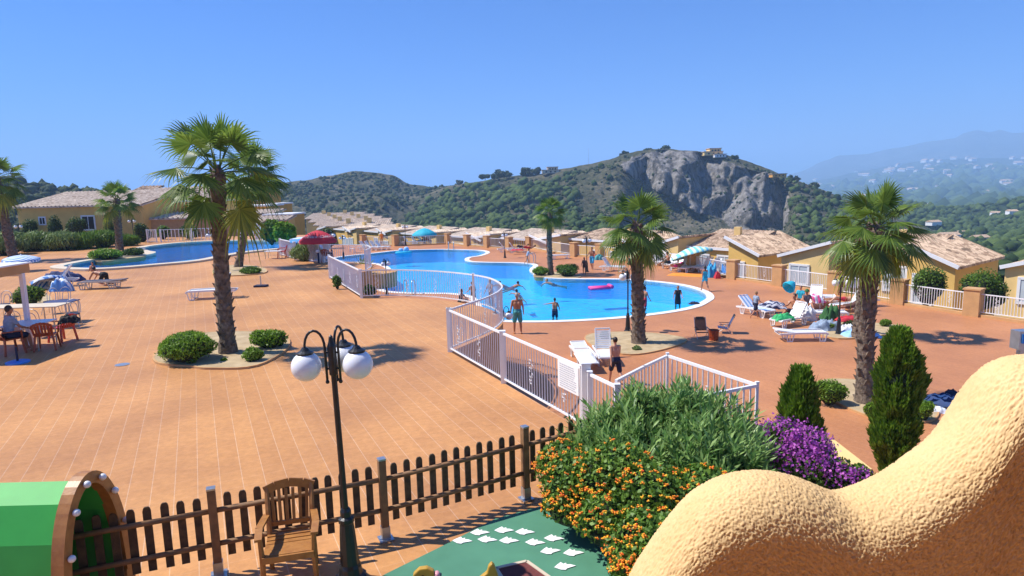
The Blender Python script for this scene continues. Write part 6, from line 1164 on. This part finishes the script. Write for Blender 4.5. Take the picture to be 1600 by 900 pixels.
    hb2 = [i for i, q in enumerate(hm_.v) if (Vector(q) - H).dot(FW) > .055 and (Vector(q) - H).dot(HT) < .075]
    for i in hb2: q = Vector(hm_.v[i]); hm_.v[i] = tuple(q - FW * ((q - H).dot(FW) - .05))
    if hl: cap(hm_, H - FW * .05 + HT * .02, H - FW * .085 - Vector((0, 0, hl)), .075, .06)
    if hl: hm_ = hm_; skinned(hm_, 'hair', M[hair], e, v)
    else: hm_.build('hair', M[hair], e, True)
    ey = MB()
    for s in (-1, 1): ey.ball(H + X * s * .03 + FW * .088 + HT * .012, .011, 6, 5)
    ey.build('eyes', M['eye'], e); mo = MB(); mo.box(H + FW * .093 - HT * .05, (.04, .012, .008)); mo.build('mouth', M['pink_fabric'], e)
    for kind, cm_ in wear:
        c = MB()
        if kind in ('shorts', 'skirt', 'trunks', 'dress'):
            f_ = {'shorts': .82, 'trunks': .35, 'skirt': .7, 'dress': .75}[kind]
            for s in (-1, 1): cap(c, P + X * s * .065 * W, P + T * .06 + X * s * .058 * W, .122 * W, .115 * W); c.ball(P + X * s * .07 - Vector((0, .06, .02)), .098 * W, 10, 7)
            for sd in 'LR': hip, kn, *_ = J['leg' + sd]; cap(c, hip, hip.lerp(kn, f_), .102 * W, .094 * W if kind != 'skirt' else .12)
            if kind in ('skirt', 'dress'): cap(c, P, (J['legL'][1] + J['legR'][1]) / 2 * .7 + P * .3, .12, .12)
        if kind in ('top', 'dress', 'suit', 'shirt'):
            for s in (-1, 1): cap(c, P + X * s * .065 * W, P + T * .14 + X * s * .055 * W, .118 * W, .109 * W); cap(c, P + T * .14 + X * s * .055 * W, C + T * .06 + X * s * .075 * W, .109 * W, .117 * W)
            if kind != 'suit':
                for s, sd in ((-1, 'L'), (1, 'R')): cap(c, C + T * .06 + X * s * .075 * W, SH + X * s * .09 * W - T * .02, .117 * W, .086)
                cap(c, SH - X * .16 * W, SH + X * .16 * W, .07, .07)
                if kind == 'shirt':
                    for sd in 'LR': sh, el, *_ = J['arm' + sd]; cap(c, sh, sh.lerp(el, .6), .066, .06)
            else: c.ball(P, .1, 8, 6)
        if kind == 'hat': c.ball(H + HT * .05, (.1, .11, .1), 12, 8); c.ball(H + HT * .03, (.16, .17, .02), 12, 6)
        skinned(c, {'suit': 'swimsuit', 'top': 'top', 'hat': 'hat'}.get(kind, kind), M[cm_], e, v)
    if pose.get('pitch'): e.rotation_euler = (R_(pose['pitch']), 0, R_(face))
    return e
ST = dict(TL=(4, 5, -2), TR=(-3, 5, -8), AL=(-4, 14, 4, 8), AR=(5, 14, 12, 6)); WK = dict(lean=4, TL=(26, 2, 10), TR=(-16, 2, -42), AL=(-26, 10, -14, 8), AR=(22, 10, 38, 4), toe='R')
SIT = dict(lean=-5, TL=(86, 8, 10), TR=(84, 8, 6), AL=(30, 14, 62, -6), AR=(26, 14, 66, -8)); REC = dict(lean=-58, head=12, TL=(84, 6, 88), TR=(86, 6, 86), AL=(10, 16, 40, 4), AR=(14, 20, 50, 0)); LIE = dict(lean=-84, head=5, TL=(110, 6, 50), TR=(92, 6, 90), AL=(60, 10, 80, 4), AR=(80, 16, 90, 0)); SITL = dict(lean=12, TL=(112, 10, 42), TR=(100, 12, 60), AL=(40, 10, 82, -4), AR=(44, 10, 84, -4))
SW = dict(lean=70, head=-45, TL=(-80, 4, -84), TR=(-72, 4, -80), AL=(95, 22, 60, 10), AR=(75, 30, 40, 10)); WD = dict(lean=4, TL=(4, 4, -2), TR=(-4, 4, -8), AL=(24, 14, 60, 4), AR=(10, 18, 30, 8))
person(809, 521, 0, 8, 'grey haired man in teal shorts standing at the pool edge with his back turned', ST, 1.8, 'skin', 'hair_grey', (('shorts', 'teal_fabric'),), vox=.011, build=1.08)
person(962, 601, 0, 18, 'boy in navy shorts walking past the white loungers', WK, 1.6, 'skin_pale', 'hair_dark', (('shorts', 'navy'),), vox=.011, build=.96)
person(925, 421, 0, 160, 'man in azure shorts walking on the far deck', dict(WK, AL=(10, 20, 70, 0), AR=(20, 20, 80, 0)), 1.76, 'skin', 'hair_dark', (('shorts', 'azure_fabric'),), vox=.02)
person(913, 429, 0, 150, 'small dark haired child standing beside the walking man', ST, 1.25, 'skin_dark', 'hair_dark', (('suit', 'brown_fabric'), ('trunks', 'brown_fabric')), hl=.18)
person(824, 412, 0, -60, 'child in a grey top climbing out of the pool by the ladder', dict(WK, lean=22, AR=(60, 10, 80, 0)), 1.3, 'skin', 'hair_dark', (('top', 'greyblue_fabric'),))
person(1101, 455, 0, 10, 'girl in a turquoise swimsuit walking beside the pool end', WK, 1.55, 'skin', 'hair_dark', (('suit', 'cyan_fabric'), ('trunks', 'cyan_fabric')), hl=.15)
person(1180, 496, 0, -75, 'child in a grey blue shirt and navy skirt walking towards the striped lounger', dict(WK, AL=(-10, 20, 10, 10), AR=(10, 20, 60, 0)), 1.28, 'skin', 'hair_fair', (('shirt', 'greyblue_fabric'), ('skirt', 'navy')), build=1.1)
person(1059, 472, 0, 170, 'girl with long dark hair in a black dress standing in the shallow water', WD, 1.45, 'skin', 'hair_dark', (('dress', 'black_fabric'),), hl=.3, water=.55)
person(867, 488, 0, -10, 'boy standing in the pool with one arm stretched out over the shallow step', dict(WD, AL=(50, 70, 60, 70)), 1.4, 'skin', 'hair_dark', (('shorts', 'navy'),), water=.66)
person(1007, 474, 0, -60, 'person in red shorts standing in the water behind the palm trunk', WD, 1.5, 'skin', 'hair_dark', (('shorts', 'red_fabric'),), water=.6)
person(811, 458, 0, 20, 'swimmer with only head and shoulders above the water in the middle of the pool', SW, 1.6, 'skin', 'hair_dark', (('trunks', 'navy'),), seat=-.33)
person(790, 444, 0, 60, 'left of two swimmers close together in the pool', SW, 1.65, 'skin_dark', 'hair_dark', (('trunks', 'navy'),), seat=-.33); person(800, 445, 0, -60, 'right of two swimmers close together in the pool', SW, 1.65, 'skin', 'hair_dark', (('trunks', 'red_fabric'),), seat=-.33)
person(865, 440, 0, 90, 'fair haired swimmer below the round bushes of the peninsula', SW, 1.65, 'skin_pale', 'hair_fair', (('trunks', 'navy'),), seat=-.33)
person(739, 462, 0, 40, 'bather standing in the water just beyond the long curved railing', WD, 1.6, 'skin', 'hair_dark', (('shorts', 'brown_fabric'),), water=.75); person(767, 468, 0, 140, 'pale bather seen through the curl of the railing', WD, 1.6, 'skin_pale', 'hair_fair', (('top', 'greyblue_fabric'),), water=.4); person(719, 474, 0, -110, 'dark figure sitting on the pool edge behind the long curved railing', SITL, 1.6, 'skin_dark', 'hair_dark', (('suit', 'black_fabric'), ('trunks', 'black_fabric')), seat=0)
person(164, 446, UP, 75, 'man in black trousers kneeling and bending over the grey lounger', dict(lean=78, head=-30, TL=(30, 6, -78), TR=(2, 6, -88), AL=(30, 12, 20, 0), AR=(50, 12, 40, 0)), 1.75, 'skin', 'hair_dark', (('shorts', 'black_fabric'),))
person(146, 424, UP, 180, 'child in the upper pool seen just beyond the bending man', WD, 1.3, 'skin', 'hair_dark', (('trunks', 'navy'),), water=.75)
person(512, 410, UP, -10, 'dark haired person in a white shirt sitting in the armchair by the red parasol', SIT, 1.7, 'skin_dark', 'hair_dark', (('shirt', 'white_fabric'), ('shorts', 'brown_fabric')), seat=.45)
person(18, 553, UP, -30, 'dark haired person in a pale top sitting at the left edge under the awning', dict(SIT, lean=8), 1.7, 'skin', 'hair_dark', (('shirt', 'greyblue_fabric'), ('shorts', 'navy')), seat=.45)
LS = dict(seat=.37)
def on(o_name, y, px=None):
    pass
person(983, 421, 0, -80, 'sunbather sitting on the lounger left of the sandy bed palm', SITL, 1.65, 'skin', 'hair_fair', (('suit', 'black_fabric'), ('trunks', 'black_fabric')), seat=.36)
person(1045, 419, 0, 100, 'bare chested man sitting hunched on a lounger under the upright towels', SITL, 1.75, 'skin', 'hair_dark', (('shorts', 'navy'),), seat=.36)
person(1066, 421, 0, 125, 'woman in pink sitting back on the lounger at the parasol edge', REC, 1.65, 'skin', 'hair_dark', (('suit', 'pink_fabric'), ('trunks', 'pink_fabric')), seat=.36)
person(1055, 425, 0, 110, 'person with a pink bikini bottom lying in front of the hunched man', LIE, 1.65, 'skin', 'hair_dark', (('trunks', 'pink_fabric'),), seat=.34)
person(1243, 501, 0, 120, 'bare backed man sitting on a lounger at right, reading', SITL, 1.75, 'skin', 'hair_dark', (('shorts', 'navy'),), seat=.36, build=1.05)
person(1258, 492, 0, 175, 'woman in an olive hat and striped top sitting beside the reading man', SITL, 1.65, 'skin', 'hair_dark', (('top', 'grey_fabric'), ('hat', 'dkgreen_fabric')), seat=.40)
person(1250, 480, 0, 150, 'black haired child in cyan behind the seated couple', SIT, 1.4, 'skin', 'hair_dark', (('shirt', 'cyan_fabric'),), seat=.36)
person(1332, 492, 0, 85, 'woman in brown reclining on the lounger left of the large palm', REC, 1.7, 'skin', 'hair_dark', (('dress', 'brown_fabric'),), seat=.36)
person(1318, 482, 0, 85, 'sunbather lying on the lounger behind the green cushion', LIE, 1.7, 'skin_pale', 'hair_fair', (('trunks', 'red_fabric'),), seat=.36)
person(815, 393, 0, 100, 'left sunbather lying on the far loungers by the red towel', LIE, 1.7, 'skin', 'hair_dark', (('shorts', 'navy'),), seat=.4); person(826, 395, 0, 100, 'right sunbather lying near the slim palm on the far deck', LIE, 1.7, 'skin_dark', 'hair_dark', (('shorts', 'red_fabric'),), seat=.4)
person(672, 381, 0, 100, 'person in white sitting under the cyan parasol', SITL, 1.7, 'skin', 'hair_dark', (('shirt', 'white_fabric'),), seat=.36); person(661, 381, 0, 90, 'sunbather reclining under the cyan parasol', REC, 1.7, 'skin', 'hair_dark', (('shorts', 'navy'),), seat=.36)
person(597, 384, 0, 180, 'person in an orange top standing behind the far row of loungers', ST, 1.65, 'skin', 'hair_dark', (('top', 'orange_fabric'),))
person(856, 396, 0, 60, 'person standing behind the slim palm trunk on the far deck', ST, 1.7, 'skin', 'hair_dark', (('trunks', 'navy'),))
dg = bpy.context.evaluated_depsgraph_get(); dg.update()
NEW = [(o, bpy.data.meshes.new_from_object(o.evaluated_get(dg))) for o in PENDING]
for o, me in NEW:
    mt_ = o.data.materials[0]; o.modifiers.clear(); o.data = me
    if not me.materials: me.materials.append(mt_)
    me.shade_smooth()
